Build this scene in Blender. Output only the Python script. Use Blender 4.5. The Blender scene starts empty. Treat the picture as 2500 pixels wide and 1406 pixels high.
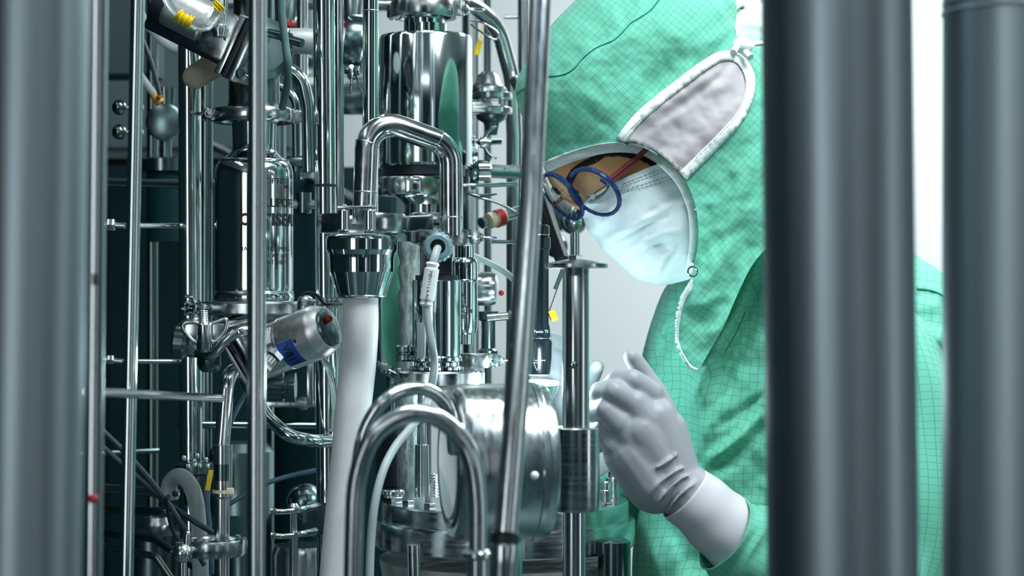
import bpy, bmesh, math, random
import numpy as np
from mathutils import Vector, Matrix, noise
from mathutils.bvhtree import BVHTree
from mathutils.geometry import delaunay_2d_cdt

random.seed(7)
SC = bpy.context.scene
COL = SC.collection
PI = math.pi

# ------------------------------------------------------------------ camera
FPX = 4861.1           # 70 mm lens on a 36 mm sensor, picture 2500 px wide
ZC = 1.45
cam_d = bpy.data.cameras.new('camera')
cam_d.lens = 70; cam_d.sensor_width = 36; cam_d.clip_start = .05; cam_d.clip_end = 50
cam_d.dof.use_dof = True; cam_d.dof.focus_distance = 2.17; cam_d.dof.aperture_fstop = 6.5
cam = bpy.data.objects.new('camera', cam_d)
cam.location = (0, 0, ZC); cam.rotation_euler = (PI/2, 0, 0)
COL.objects.link(cam); SC.camera = cam
SC.view_settings.view_transform = 'Standard'
SC.view_settings.look = 'None'
SC.view_settings.gamma = 1
SC.view_settings.use_curve_mapping = False
SC.view_settings.exposure = 0.12

# ------------------------------------------------------------------ world and lights
w = bpy.data.worlds.new('world'); SC.world = w; w.use_nodes = True
w.node_tree.nodes['Background'].inputs[0].default_value = (.25, .42, .45, 1)
w.node_tree.nodes['Background'].inputs[1].default_value = .25

def area(name, loc, target, sx, sy, power, col=(1, 1, 1)):
    d = bpy.data.lights.new(name, 'AREA'); d.shape = 'RECTANGLE'; d.size = sx; d.size_y = sy
    d.energy = power; d.color = col
    o = bpy.data.objects.new(name, d); o.location = loc
    v = Vector(target) - Vector(loc)
    o.rotation_euler = v.to_track_quat('-Z', 'Y').to_euler()
    COL.objects.link(o); return o
COOL = (.90, .97, 1.0)
area('ceiling_lamp', (.75, 1.25, 2.76), (.75, 1.251, 0), .7, 1.0, 42, COOL)
area('ceiling_lamp', (-1.1, 1.5, 2.76), (-1.1, 1.501, 0), .3, 1.2, 2.2, COOL)
area('ceiling_lamp', (1.3, 3.3, 2.76), (1.3, 3.301, 0), 1.2, .6, 60, COOL)
area('ceiling_lamp', (-.1, -.9, 2.76), (-.1, -.899, 0), 1.2, .4, 8, COOL)
area('reflection_light', (-1.75, -1.9, 1.6), (0, 1.5, 1.45), .95, 2.0, 18, COOL)  # unseen panel added for the soft stripe on the steel columns
area('ceiling_lamp', (-.02, 1.78, 2.76), (-.02, 1.781, 0), .45, .45, 11, COOL)  # added over the can to put a bright band on its top
area('reflection_light', (1.5, -2.2, 1.6), (.4, 2, 1.45), .25, 2.0, 4, COOL)  # weak unseen panel added for strips reflected in the steel
area('reflection_light', (2.95, .85, 1.5), (0, 1.9, 1.45), .9, 2.0, 9, COOL)  # added at the right wall for bright strips on the tubes' right sides

# ------------------------------------------------------------------ frame helpers
def P(px, py, Y):
    """point at distance Y whose picture position is about px, py"""
    return Vector(((px-1250)*Y/FPX, Y, ZC+(703-py)*Y/FPX))
def S(n, Y): return n*Y/FPX
def D(dx, dy, dy3=0.0):
    """direction: dx right, dy down in picture, dy3 away"""
    return Vector((dx, dy3, -dy)).normalized()
X_, Y_, Z_ = Vector((1, 0, 0)), Vector((0, 1, 0)), Vector((0, 0, 1))

# ------------------------------------------------------------------ materials
MATS = {}
def mat(name, col, rough=.4, metal=0.0, spec=.5, trans=0.0, ior=1.45, sss=0.0, emit=None, estr=0, alpha=1, sheen=0, coat=0):
    m = bpy.data.materials.new(name); m.use_nodes = True
    b = m.node_tree.nodes['Principled BSDF']
    b.inputs['Base Color'].default_value = (*col, 1)
    b.inputs['Roughness'].default_value = rough
    b.inputs['Metallic'].default_value = metal
    b.inputs['Specular IOR Level'].default_value = spec
    b.inputs['Transmission Weight'].default_value = trans
    b.inputs['IOR'].default_value = ior
    b.inputs['Subsurface Weight'].default_value = sss
    b.inputs['Subsurface Scale'].default_value = .01
    b.inputs['Alpha'].default_value = alpha
    b.inputs['Sheen Weight'].default_value = sheen
    b.inputs['Coat Weight'].default_value = coat
    if emit:
        b.inputs['Emission Color'].default_value = (*emit, 1); b.inputs['Emission Strength'].default_value = estr
    MATS[name] = m
    return m
def nd(m, t, **kw):
    n = m.node_tree.nodes.new(t)
    for k, v in kw.items():
        if k.startswith('i_'): n.inputs[k[2:]].default_value = v
        else: setattr(n, k, v)
    return n
def lk(m, a, ao, b, bi): m.node_tree.links.new(a.outputs[ao], b.inputs[bi])
def bsdf(m): return m.node_tree.nodes['Principled BSDF']

def vary(m, scale=(30, 30, 2), lo=.7, hi=1.15, rlo=None, rhi=None, bump=0, dist=.0004, detail=3, coord='Object'):
    """grain: stretched noise that varies colour, roughness and fine relief"""
    b = bsdf(m)
    tc = nd(m, 'ShaderNodeTexCoord'); mp = nd(m, 'ShaderNodeMapping'); mp.inputs['Scale'].default_value = scale
    nz = nd(m, 'ShaderNodeTexNoise'); nz.inputs['Scale'].default_value = 1; nz.inputs['Detail'].default_value = detail
    lk(m, tc, coord, mp, 'Vector'); lk(m, mp, 'Vector', nz, 'Vector')
    c = b.inputs['Base Color'].default_value[:3]
    mx = nd(m, 'ShaderNodeMix', data_type='RGBA')
    mx.inputs[6].default_value = (*[x*lo for x in c], 1); mx.inputs[7].default_value = (*[min(1, x*hi) for x in c], 1)
    lk(m, nz, 'Fac', mx, 0); m.node_tree.links.new(mx.outputs[2], b.inputs['Base Color'])
    if rlo is not None:
        mr = nd(m, 'ShaderNodeMapRange'); mr.inputs['From Min'].default_value = .3; mr.inputs['From Max'].default_value = .7
        mr.inputs['To Min'].default_value = rlo; mr.inputs['To Max'].default_value = rhi
        lk(m, nz, 'Fac', mr, 'Value'); lk(m, mr, 'Result', b, 'Roughness')
    if bump:
        bp = nd(m, 'ShaderNodeBump'); bp.inputs['Strength'].default_value = bump; bp.inputs['Distance'].default_value = dist
        lk(m, nz, 'Fac', bp, 'Height'); lk(m, bp, 'Normal', b, 'Normal')
    return m

steel = vary(mat('polished_steel', (.57, .66, .665), .08, 1), (9, 9, 5), .85, 1.1, .05, .15)
satin = vary(mat('satin_steel', (.60, .65, .665), .2, 1), (240, 240, 4), .82, 1.12, .15, .28, .12, .0003)
hsatin = vary(mat('turned_steel', (.60, .645, .66), .22, 1), (20, 20, 300), .85, 1.1, .14, .28, .15, .0003)
column_m = vary(mat('brushed_column_steel', (.31, .375, .41), .4, 1), (50, 50, 1.2), .75, 1.2, .36, .5, .25, .0004)
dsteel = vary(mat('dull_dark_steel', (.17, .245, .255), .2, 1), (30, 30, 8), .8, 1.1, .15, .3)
cast = vary(mat('cast_steel', (.50, .55, .56), .22, 1), (60, 60, 60), .75, 1.15, .14, .32, .3, .0006)
weld = vary(mat('weld_bead_steel', (.42, .47, .48), .3, 1), (300, 300, 300), .6, 1.2, .25, .4, .6, .001)
rubber = vary(mat('black_rubber', (.008, .016, .020), .45), (90, 90, 90), .7, 1.3)
blackgloss = mat('black_anodised', (.006, .011, .016), .22, 0, .6)
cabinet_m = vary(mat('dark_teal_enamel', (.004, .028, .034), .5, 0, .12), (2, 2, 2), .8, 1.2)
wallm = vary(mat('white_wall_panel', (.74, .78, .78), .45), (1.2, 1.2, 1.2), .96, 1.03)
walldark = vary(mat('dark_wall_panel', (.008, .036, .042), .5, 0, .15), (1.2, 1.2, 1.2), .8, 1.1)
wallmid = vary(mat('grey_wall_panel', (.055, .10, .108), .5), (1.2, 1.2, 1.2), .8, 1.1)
floorm = vary(mat('grey_vinyl_floor', (.07, .13, .14), .35), (6, 6, 6), .85, 1.1)
ceilm = vary(mat('ceiling_panel', (.5, .54, .55), .5), (2, 2, 2), .95, 1.03)
hosewhite = vary(mat('white_silicone_hose', (.74, .77, .78), .45, 0, .4, sss=.15), (90, 90, 90), .94, 1.04, bump=.2, dist=.0006)
hosegrey = vary(mat('grey_cable_sheath', (.36, .44, .45), .45), (60, 60, 60), .9, 1.1)
hoseteal = vary(mat('slate_green_cable', (.065, .135, .135), .5), (60, 60, 60), .85, 1.15)
hosedark = vary(mat('dark_cable', (.022, .045, .055), .35), (60, 60, 60), .8, 1.2)
clearm = mat('clear_tubing', (.78, .88, .88), .12, 0, .5, trans=.85, ior=1.2)
milky = vary(mat('milky_tubing', (.50, .58, .58), .28, 0, .5, trans=.35, ior=1.3), (20, 20, 20), .9, 1.1)
bluetube = mat('blue_tubing', (.10, .22, .32), .25, 0, .5, trans=.3)
yellow = vary(mat('yellow_plastic', (.80, .58, .015), .4), (90, 90, 90), .8, 1.1)
red = mat('red_plastic', (.42, .012, .02), .35)
beige = vary(mat('beige_felt', (.46, .43, .33), .9), (220, 220, 220), .78, 1.15, bump=.5, dist=.001)
tie_m = mat('cream_nylon_tie', (.80, .73, .52), .4)
tape_m = vary(mat('blue_tape', (.012, .075, .42), .55), (60, 60, 60), .85, 1.1)
label_m = mat('white_label_sleeve', (.78, .81, .81), .35, 0, .5, sss=.1)
ink = mat('black_ink', (.008, .012, .016), .5)
whiteink = mat('white_ink', (.6, .66, .7), .5)
collar_m = mat('grey_blue_plastic', (.16, .27, .31), .3)
glassm = mat('sight_glass', (.82, .98, .94), .03, 0, .5, trans=1, ior=1.45)
lensm = mat('spectacle_lens', (1, 1, 1), .0, 0, .5, trans=1, ior=1.42)
framem = vary(mat('blue_speckled_frame', (.006, .020, .085), .2), (420, 420, 420), .1, 2.4)
redframe = vary(mat('dark_red_frame', (.12, .004, .016), .3), (120, 120, 120), .7, 1.3)
lampglow = mat('lit_torch_lens', (.9, 1, 1), .3, emit=(.72, .97, 1.0), estr=45)
skin = mat('skin', (.60, .33, .145), .38, 0, .4, sss=.12)
hairm = vary(mat('black_hair', (.012, .008, .006), .5), (300, 300, 300), .6, 1.6)
glovem = vary(mat('grey_white_latex', (.345, .365, .40), .42, 0, .45, sss=.12), (25, 25, 25), .94, 1.05)
cuffm = vary(mat('white_undersleeve', (.60, .59, .63), .6, 0, .3, sss=.1), (30, 30, 30), .95, 1.04)
maskm = vary(mat('mask_nonwoven', (.70, .83, .86), .65, 0, .25, sss=.2), (400, 400, 400), .95, 1.04, bump=.15, dist=.0004)
bandm = vary(mat('white_binding', (.74, .83, .82), .7, 0, .25), (200, 200, 200), .92, 1.04, bump=.3, dist=.0006)
stitch = mat('grey_stitch', (.28, .34, .34), .7)
seamg = mat('dark_green_seam', (.005, .17, .12), .7)
bootm = mat('white_boot', (.6, .65, .65), .6)
sheer = mat('sheer_white_cloth', (.62, .78, .74), .7, 0, .2)
frost = vary(mat('frosted_sleeve', (.34, .42, .42), .3, .6), (130, 130, 60), .35, 1.5, .15, .5, .6, .002)

def cloth(name, base, line, period_rot):
    m = mat(name, base, .72, 0, .2, sheen=.15)
    b = bsdf(m)
    uv = nd(m, 'ShaderNodeTexCoord'); sp = nd(m, 'ShaderNodeSeparateXYZ'); lk(m, uv, 'UV', sp, 'Vector')
    masks = []
    for ax in ('X', 'Y'):
        fr = nd(m, 'ShaderNodeMath', operation='PINGPONG'); fr.inputs[1].default_value = .5
        lk(m, sp, ax, fr, 0)
        mr = nd(m, 'ShaderNodeMapRange', interpolation_type='SMOOTHSTEP')
        mr.inputs['From Min'].default_value = .02; mr.inputs['From Max'].default_value = .085
        mr.inputs['To Min'].default_value = 1; mr.inputs['To Max'].default_value = 0
        lk(m, fr, 0, mr, 'Value'); masks.append(mr)
    mx = nd(m, 'ShaderNodeMath', operation='MAXIMUM')
    m.node_tree.links.new(masks[0].outputs[0], mx.inputs[0]); m.node_tree.links.new(masks[1].outputs[0], mx.inputs[1])
    nz = nd(m, 'ShaderNodeTexNoise'); nz.inputs['Scale'].default_value = 3; nz.inputs['Detail'].default_value = 2
    lk(m, uv, 'Object', nz, 'Vector')
    c0 = nd(m, 'ShaderNodeMix', data_type='RGBA')
    c0.inputs[6].default_value = (*[x*.88 for x in base], 1); c0.inputs[7].default_value = (*[x*1.1 for x in base], 1)
    lk(m, nz, 'Fac', c0, 0)
    ml = nd(m, 'ShaderNodeMath', operation='MULTIPLY'); lk(m, mx, 0, ml, 0); ml.inputs[1].default_value = .42
    c1 = nd(m, 'ShaderNodeMix', data_type='RGBA'); c1.inputs[7].default_value = (*line, 1)
    lk(m, ml, 0, c1, 0); m.node_tree.links.new(c0.outputs[2], c1.inputs[6])
    m.node_tree.links.new(c1.outputs[2], b.inputs['Base Color'])
    # thin cloth lets some light through
    tr = nd(m, 'ShaderNodeBsdfTranslucent'); m.node_tree.links.new(c1.outputs[2], tr.inputs['Color'])
    ms = nd(m, 'ShaderNodeMixShader'); ms.inputs[0].default_value = .22
    out = m.node_tree.nodes['Material Output']
    lk(m, b, 0, ms, 1); lk(m, tr, 0, ms, 2); lk(m, ms, 0, out, 'Surface')
    # wrinkles too fine to model
    nw = nd(m, 'ShaderNodeTexNoise'); nw.inputs['Scale'].default_value = 14; nw.inputs['Detail'].default_value = 2
    lk(m, uv, 'Object', nw, 'Vector')
    ad = nd(m, 'ShaderNodeMix', data_type='RGBA', blend_type='LINEAR_LIGHT'); ad.inputs[0].default_value = .05
    lk(m, uv, 'Object', ad, 6); m.node_tree.links.new(nw.outputs['Color'], ad.inputs[7])
    n2 = nd(m, 'ShaderNodeTexVoronoi', feature='SMOOTH_F1'); n2.inputs['Scale'].default_value = 17; n2.inputs['Smoothness'].default_value = .35
    m.node_tree.links.new(ad.outputs[2], n2.inputs['Vector'])
    bp = nd(m, 'ShaderNodeBump'); bp.inputs['Strength'].default_value = .2; bp.inputs['Distance'].default_value = .012
    lk(m, n2, 'Distance', bp, 'Height'); lk(m, bp, 'Normal', b, 'Normal')
    return m
green = cloth('green_grid_cloth', (.185, .64, .46), (.025, .23, .18), 0)
def knit(name, base):
    m = mat(name, base, .75, 0, .2)
    b = bsdf(m); uv = nd(m, 'ShaderNodeTexCoord'); sp = nd(m, 'ShaderNodeSeparateXYZ'); lk(m, uv, 'UV', sp, 'Vector')
    fr = nd(m, 'ShaderNodeMath', operation='MULTIPLY'); fr.inputs[1].default_value = 2*PI*3.2; lk(m, sp, 'X', fr, 0)
    sn = nd(m, 'ShaderNodeMath', operation='SINE'); lk(m, fr, 0, sn, 0)
    mr = nd(m, 'ShaderNodeMapRange'); mr.inputs['From Min'].default_value = -1; mr.inputs['To Min'].default_value = 0; mr.inputs['To Max'].default_value = 1
    lk(m, sn, 0, mr, 'Value')
    mx = nd(m, 'ShaderNodeMix', data_type='RGBA'); mx.inputs[6].default_value = (*[x*.80 for x in base], 1); mx.inputs[7].default_value = (*[x*1.08 for x in base], 1)
    lk(m, mr, 'Result', mx, 0); m.node_tree.links.new(mx.outputs[2], b.inputs['Base Color'])
    return m
knitm = knit('lilac_grey_knit', (.50, .48, .50))

# ------------------------------------------------------------------ mesh helpers
class MB:
    def __init__(s): s.v = []; s.f = []
    def add(s, vs, fs):
        o = len(s.v); s.v.extend(Vector(v) for v in vs); s.f.extend(tuple(i+o for i in f) for f in fs); return s
    def build(s, name, m, parent=None, ang=35, smooth=True, uv=None):
        me = bpy.data.meshes.new(name)
        me.from_pydata([tuple(v) for v in s.v], [], s.f); me.update()
        bm = bmesh.new(); bm.from_mesh(me); bmesh.ops.recalc_face_normals(bm, faces=bm.faces); bm.to_mesh(me); bm.free()
        me.materials.append(m)
        if smooth:
            me.shade_smooth()
            if ang: me.set_sharp_from_angle(angle=math.radians(ang))
        o = bpy.data.objects.new(name, me); COL.objects.link(o)
        if parent: o.parent = parent; o.matrix_parent_inverse = parent.matrix_world.inverted()
        return o

def frame(ax, ref=None):
    ax = ax.normalized()
    r = Vector(ref) if ref is not None else (Y_ if abs(ax.dot(Y_)) < .9 else X_)
    u = (r - ax*r.dot(ax)).normalized(); return ax, u, ax.cross(u)

def lathe(mb, A, ax, prof, n=40, ref=None, capped=True):
    """prof: (distance along ax, radius)"""
    ax, u, v = frame(ax, ref); vs = []; fs = []
    for d, r in prof:
        for i in range(n):
            a = 2*PI*i/n; vs.append(A+ax*d+(u*math.cos(a)+v*math.sin(a))*max(r, 1e-5))
    for k in range(len(prof)-1):
        for i in range(n):
            j = (i+1) % n; fs.append((k*n+i, k*n+j, (k+1)*n+j, (k+1)*n+i))
    if capped:
        fs.append(tuple(range(n))[::-1]); fs.append(tuple((len(prof)-1)*n+i for i in range(n)))
    mb.add(vs, fs); return mb
def vl(mb, cx, Y, prof, n=40, lean=0.0, capped=True):
    """vertical lathe at picture column cx; prof: (picture row, radius px)"""
    y0 = prof[0][0]; A = P(cx, y0, Y)
    ax = Vector((-lean, 0, -1)).normalized()
    return lathe(mb, A, ax, [((p-y0)*Y/FPX, r*Y/FPX) for p, r in prof], n, capped=capped)
def cyl(mb, A, B, r, n=24, ch=0.0):
    L = (B-A).length; c = ch
    prof = [(0, r-c), (c, r), (L-c, r), (L, r-c)] if c else [(0, r), (L, r)]
    return lathe(mb, A, B-A, prof, n)
def fillet(pts, rad, seg=10):
    out = [Vector(pts[0])]
    for i in range(1, len(pts)-1):
        a, b, c = Vector(pts[i-1]), Vector(pts[i]), Vector(pts[i+1])
        d1, d2 = (a-b), (c-b); l1, l2 = d1.length, d2.length; d1.normalize(); d2.normalize()
        ang = d1.angle(d2)
        if ang > PI-.02: out.append(b); continue
        rr = rad[i-1] if isinstance(rad, (list, tuple)) else rad
        t = min(rr/math.tan(ang/2), l1*.49, l2*.49); rr = t*math.tan(ang/2)
        cen = b+(d1+d2).normalized()*(rr/math.sin(ang/2))
        p1, p2 = b+d1*t, b+d2*t; v1, v2 = p1-cen, p2-cen; tot = v1.angle(v2)
        axn = v1.cross(v2).normalized()
        for k in range(seg+1): out.append(cen+Matrix.Rotation(tot*k/seg, 3, axn) @ v1)
    out.append(Vector(pts[-1])); return out
def spline(pts, seg=10):
    pts = [Vector(p) for p in pts]; q = [pts[0]*2-pts[1]]+pts+[pts[-1]*2-pts[-2]]; out = []
    for i in range(1, len(q)-2):
        for k in range(seg):
            t = k/seg; a, b, c, d = q[i-1], q[i], q[i+1], q[i+2]
            out.append(.5*((2*b)+(c-a)*t+(2*a-5*b+4*c-d)*t*t+(3*b-a-3*c+d)*t**3))
    out.append(pts[-1]); return out
def sweep(mb, path, r, n=18, capped=True, radf=None, sq=1.0):
    """tube round a centreline; r scalar or one per point"""
    N = len(path); tang = []
    for i in range(N):
        a = path[max(i-1, 0)]; b = path[min(i+1, N-1)]; tang.append((b-a).normalized())
    _, u, v = frame(tang[0]); vs = []; fs = []
    for i in range(N):
        t = tang[i]; u = (u-t*u.dot(t)).normalized(); v = t.cross(u)
        ri = r[i] if hasattr(r, '__len__') else r
        for k in range(n):
            a = 2*PI*k/n; q = ri*(radf(i/(N-1), a) if radf else 1)
            vs.append(path[i]+(u*math.cos(a)+v*math.sin(a)*sq)*q)
    for i in range(N-1):
        for k in range(n):
            j = (k+1) % n; fs.append((i*n+k, i*n+j, (i+1)*n+j, (i+1)*n+k))
    if capped: fs.append(tuple(range(n))[::-1]); fs.append(tuple((N-1)*n+k for k in range(n)))
    mb.add(vs, fs); return mb
def pp(L): return [P(*q) for q in L]
def lerp_list(vals, n):
    x = np.linspace(0, len(vals)-1, n); return list(np.interp(x, range(len(vals)), vals))
def obox(mb, C, ax, up, hx, hy, hz, bev=.0):
    """box: hx along ax, hz along up"""
    a = Vector(ax).normalized(); z = (Vector(up)-a*Vector(up).dot(a)).normalized(); y = z.cross(a)
    bm = bmesh.new(); bmesh.ops.create_cube(bm, size=2)
    for v in bm.verts: v.co = Vector((v.co.x*hx, v.co.y*hy, v.co.z*hz))
    if bev: bmesh.ops.bevel(bm, geom=bm.edges[:], offset=bev, segments=2, affect='EDGES', profile=.6)
    bm.verts.index_update()
    mb.add([C+a*v.co.x+y*v.co.y+z*v.co.z for v in bm.verts], [tuple(v.index for v in f.verts) for f in bm.faces]); bm.free()
    return mb
def ball(mb, C, r, sx=None, n=14, m=10):
    """ellipsoid; sx = (axis vectors, radii)"""
    if sx is None: ax = [X_, Y_, Z_]; rr = [r]*3
    else: ax, rr = sx
    vs = [C+ax[2]*rr[2]]; fs = []
    for i in range(1, m):
        t = PI*i/m
        for k in range(n):
            a = 2*PI*k/n; vs.append(C+ax[0]*rr[0]*math.sin(t)*math.cos(a)+ax[1]*rr[1]*math.sin(t)*math.sin(a)+ax[2]*rr[2]*math.cos(t))
    vs.append(C-ax[2]*rr[2]); e = len(vs)-1
    for k in range(n): fs.append((0, 1+k, 1+(k+1) % n))
    for i in range(m-2):
        for k in range(n):
            a = 1+i*n+k; b = 1+i*n+(k+1) % n; fs.append((a, a+n, b+n, b))
    for k in range(n): fs.append((e, 1+(m-2)*n+(k+1) % n, 1+(m-2)*n+k))
    mb.add(vs, fs); return mb
def hexa(mb, A, ax, r, h): return lathe(mb, A, ax, [(0, r*.93), (h*.12, r), (h*.88, r), (h, r*.93)], 6)
def arc(mb, C, ax, ref, a0, a1, sec, n=26, capped=True):
    """sweep a closed section (radius, height) from angle a0 to a1 about ax"""
    ax, u, v = frame(ax, ref); k = len(sec); vs = []; fs = []
    for i in range(n+1):
        a = a0+(a1-a0)*i/n; d = u*math.cos(a)+v*math.sin(a)
        for r, z in sec: vs.append(C+d*r+ax*z)
    for i in range(n):
        for j in range(k): q = (j+1) % k; fs.append((i*k+j, i*k+q, (i+1)*k+q, (i+1)*k+j))
    if capped: fs.append(tuple(range(k))[::-1]); fs.append(tuple(n*k+j for j in range(k)))
    mb.add(vs, fs); return mb
def torus(mb, C, ax, R, r, n=40, k=10, ref=None):
    sec = [(R+r*math.cos(2*PI*j/k), r*math.sin(2*PI*j/k)) for j in range(k)]
    return arc(mb, C, ax, ref, 0, 2*PI, sec, n, False)

def tag(o, label=None, cat=None, group=None, kind=None):
    if label: o['label'] = label
    if cat: o['category'] = cat
    if group: o['group'] = group
    if kind: o['kind'] = kind
    return o
def root(name, loc, label, cat, group=None):
    o = bpy.data.objects.new(name, None); COL.objects.link(o); o.location = loc; o.empty_display_size = .02
    o.matrix_world = Matrix.Translation(loc)
    return tag(o, label, cat, group)

# text ------------------------------------------------------------------
def text_mesh(s, size, bold=0.0, spacing=1.0):
    cu = bpy.data.curves.new('t', 'FONT'); cu.body = s; cu.size = size; cu.offset = bold; cu.space_character = spacing
    cu.resolution_u = 3
    o = bpy.data.objects.new('t', cu); COL.objects.link(o)
    dg = bpy.context.evaluated_depsgraph_get(); me = bpy.data.meshes.new_from_object(o.evaluated_get(dg))
    bpy.data.objects.remove(o); bpy.data.curves.remove(cu); return me
def text_flat(name, s, size, O, right, up, m, parent, bold=0.0, spacing=1.0, wrap=None, lift=.0006):
    """lettering; wrap=(axis point, axis dir, radius): bent round a cylinder with angle measured from O"""
    me = text_mesh(s, size, bold, spacing)
    bm = bmesh.new(); bm.from_mesh(me); bmesh.ops.subdivide_edges(bm, edges=[e for e in bm.edges if e.calc_length() > size*.3], cuts=2)
    bmesh.ops.triangulate(bm, faces=bm.faces)
    right = right.normalized(); up = up.normalized()
    for v in bm.verts:
        x, y = v.co.x, v.co.y
        if wrap:
            A, axd, R = wrap; axd = axd.normalized()
            c = A+axd*((O-A).dot(axd)); rad = (O-c).normalized()
            tan = right-axd*right.dot(axd); k = right.dot(axd)
            # text may run along any direction of the unrolled surface
            w3 = right*x+up*y; along = w3.dot(axd); tdir = axd.cross(rad)
            arcl = w3.dot(tdir); a = arcl/R
            v.co = c+axd*along+(rad*math.cos(a)+tdir*math.sin(a))*(R+lift)
        else: v.co = O+right*x+up*y
    bm.to_mesh(me); bm.free(); me.materials.clear(); me.materials.append(m)
    o = bpy.data.objects.new(name, me); COL.objects.link(o)
    if parent: o.parent = parent; o.matrix_parent_inverse = parent.matrix_world.inverted()
    return o

# ------------------------------------------------------------------ cloth-like shells
def resample(poly, step, closed=True):
    out = []; n = len(poly)
    for i in range(n if closed else n-1):
        a = np.array(poly[i][:2], float); b = np.array(poly[(i+1) % n][:2], float); k = max(1, int(np.linalg.norm(b-a)/step))
        for j in range(k): out.append(a+(b-a)*j/k)
    if not closed: out.append(np.array(poly[-1][:2], float))
    return np.array(out)
def smooth_poly(poly, seg=6, closed=True):
    p = [np.array(q, float) for q in poly]; n = len(p); out = []
    for i in range(n if closed else n-1):
        if closed: a, b, c, d = p[i-1], p[i], p[(i+1) % n], p[(i+2) % n]
        else: a, b, c, d = p[max(i-1, 0)], p[i], p[i+1], p[min(i+2, n-1)]
        for k in range(seg):
            t = k/seg; out.append(.5*((2*b)+(c-a)*t+(2*a-5*b+4*c-d)*t*t+(3*b-a-3*c+d)*t**3))
    if not closed: out.append(p[-1])
    return [tuple(q) for q in out]
def inpoly(pts, poly):
    x, y = pts[:, 0], pts[:, 1]; c = np.zeros(len(pts), bool); n = len(poly)
    for i in range(n):
        x0, y0 = poly[i]; x1, y1 = poly[(i+1) % n]
        if y0 == y1: continue
        m = ((y0 > y) != (y1 > y)) & (x < (x1-x0)*(y-y0)/(y1-y0)+x0); c ^= m
    return c
def pdist(pts, line):
    best = np.full(len(pts), 1e9); s = np.zeros(len(pts)); acc = 0.0
    tot = sum(math.dist(line[i], line[i+1]) for i in range(len(line)-1))
    for i in range(len(line)-1):
        a = np.array(line[i], float); b = np.array(line[i+1], float); ab = b-a; L = ab.dot(ab)
        if L == 0: continue
        t = np.clip(((pts-a)@ab)/L, 0, 1); d = np.linalg.norm(pts-(a+t[:, None]*ab), axis=1)
        m = d < best; best[m] = d[m]; s[m] = (acc+t[m]*math.sqrt(L))/tot; acc += math.sqrt(L)
    return best, s
def triangulate(outline, step, coarse=None):
    out = resample(outline, step); poly = out
    x0, y0 = poly.min(0); x1, y1 = poly.max(0)
    gx, gy = np.meshgrid(np.arange(x0+step*.5, x1, step), np.arange(y0+step*.5, y1, step*.87))
    gx = gx+(np.arange(gx.shape[0]) % 2)[:, None]*step*.5
    g = np.stack([gx.ravel(), gy.ravel()], 1)
    if coarse: g = g[(g[:, 1] < coarse) | ((np.round(g[:, 0]/step) % 5 == 0) & (np.round(g[:, 1]/(step*.87)) % 5 == 0))]
    g = g[inpoly(g, poly)]
    d, _ = pdist(g, [tuple(q) for q in poly]+[tuple(poly[0])]); g = g[d > step*.45]
    allp = [Vector(q) for q in out]+[Vector(q) for q in g]; n = len(out)
    vs, _, fs, _, _, _ = delaunay_2d_cdt(allp, [(i, (i+1) % n) for i in range(n)], [], 1, 1e-5)
    V = np.array([tuple(v) for v in vs]); F = [f for f in fs if len(f) == 3]
    cen = np.array([V[list(f)].mean(0) for f in F]); ok = inpoly(cen, poly)
    return V, [f for f, k in zip(F, ok) if k]
def bvh_of(*objs):
    vs = []; fs = []
    for o in objs:
        k = len(vs); mw = o.matrix_world; vs += [mw @ v.co for v in o.data.vertices]; fs += [tuple(i+k for i in p.vertices) for p in o.data.polygons]
    return BVHTree.FromPolygons(vs, fs)
def hitY(bvh, px, py):
    o = Vector((0, 0, ZC)); d = P(px, py, 1.0)-o; dn = d.normalized()
    h = bvh.ray_cast(o+dn*.5, dn)
    return h[0].y if h[0] is not None else None
def foldfun(pts, folds):
    a = np.zeros(len(pts))
    for f in folds:
        line, wd, h = f[0], f[1], f[2]
        line = smooth_poly(line, 4, False) if len(line) > 2 else line
        d, s = pdist(pts, line)
        taper = np.sin(np.clip(s, .0, 1)*PI)**.5 if len(f) < 4 else 1
        a += h*np.exp(-(d/wd)**2)*(taper if isinstance(taper, np.ndarray) else 1)
    return a
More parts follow.
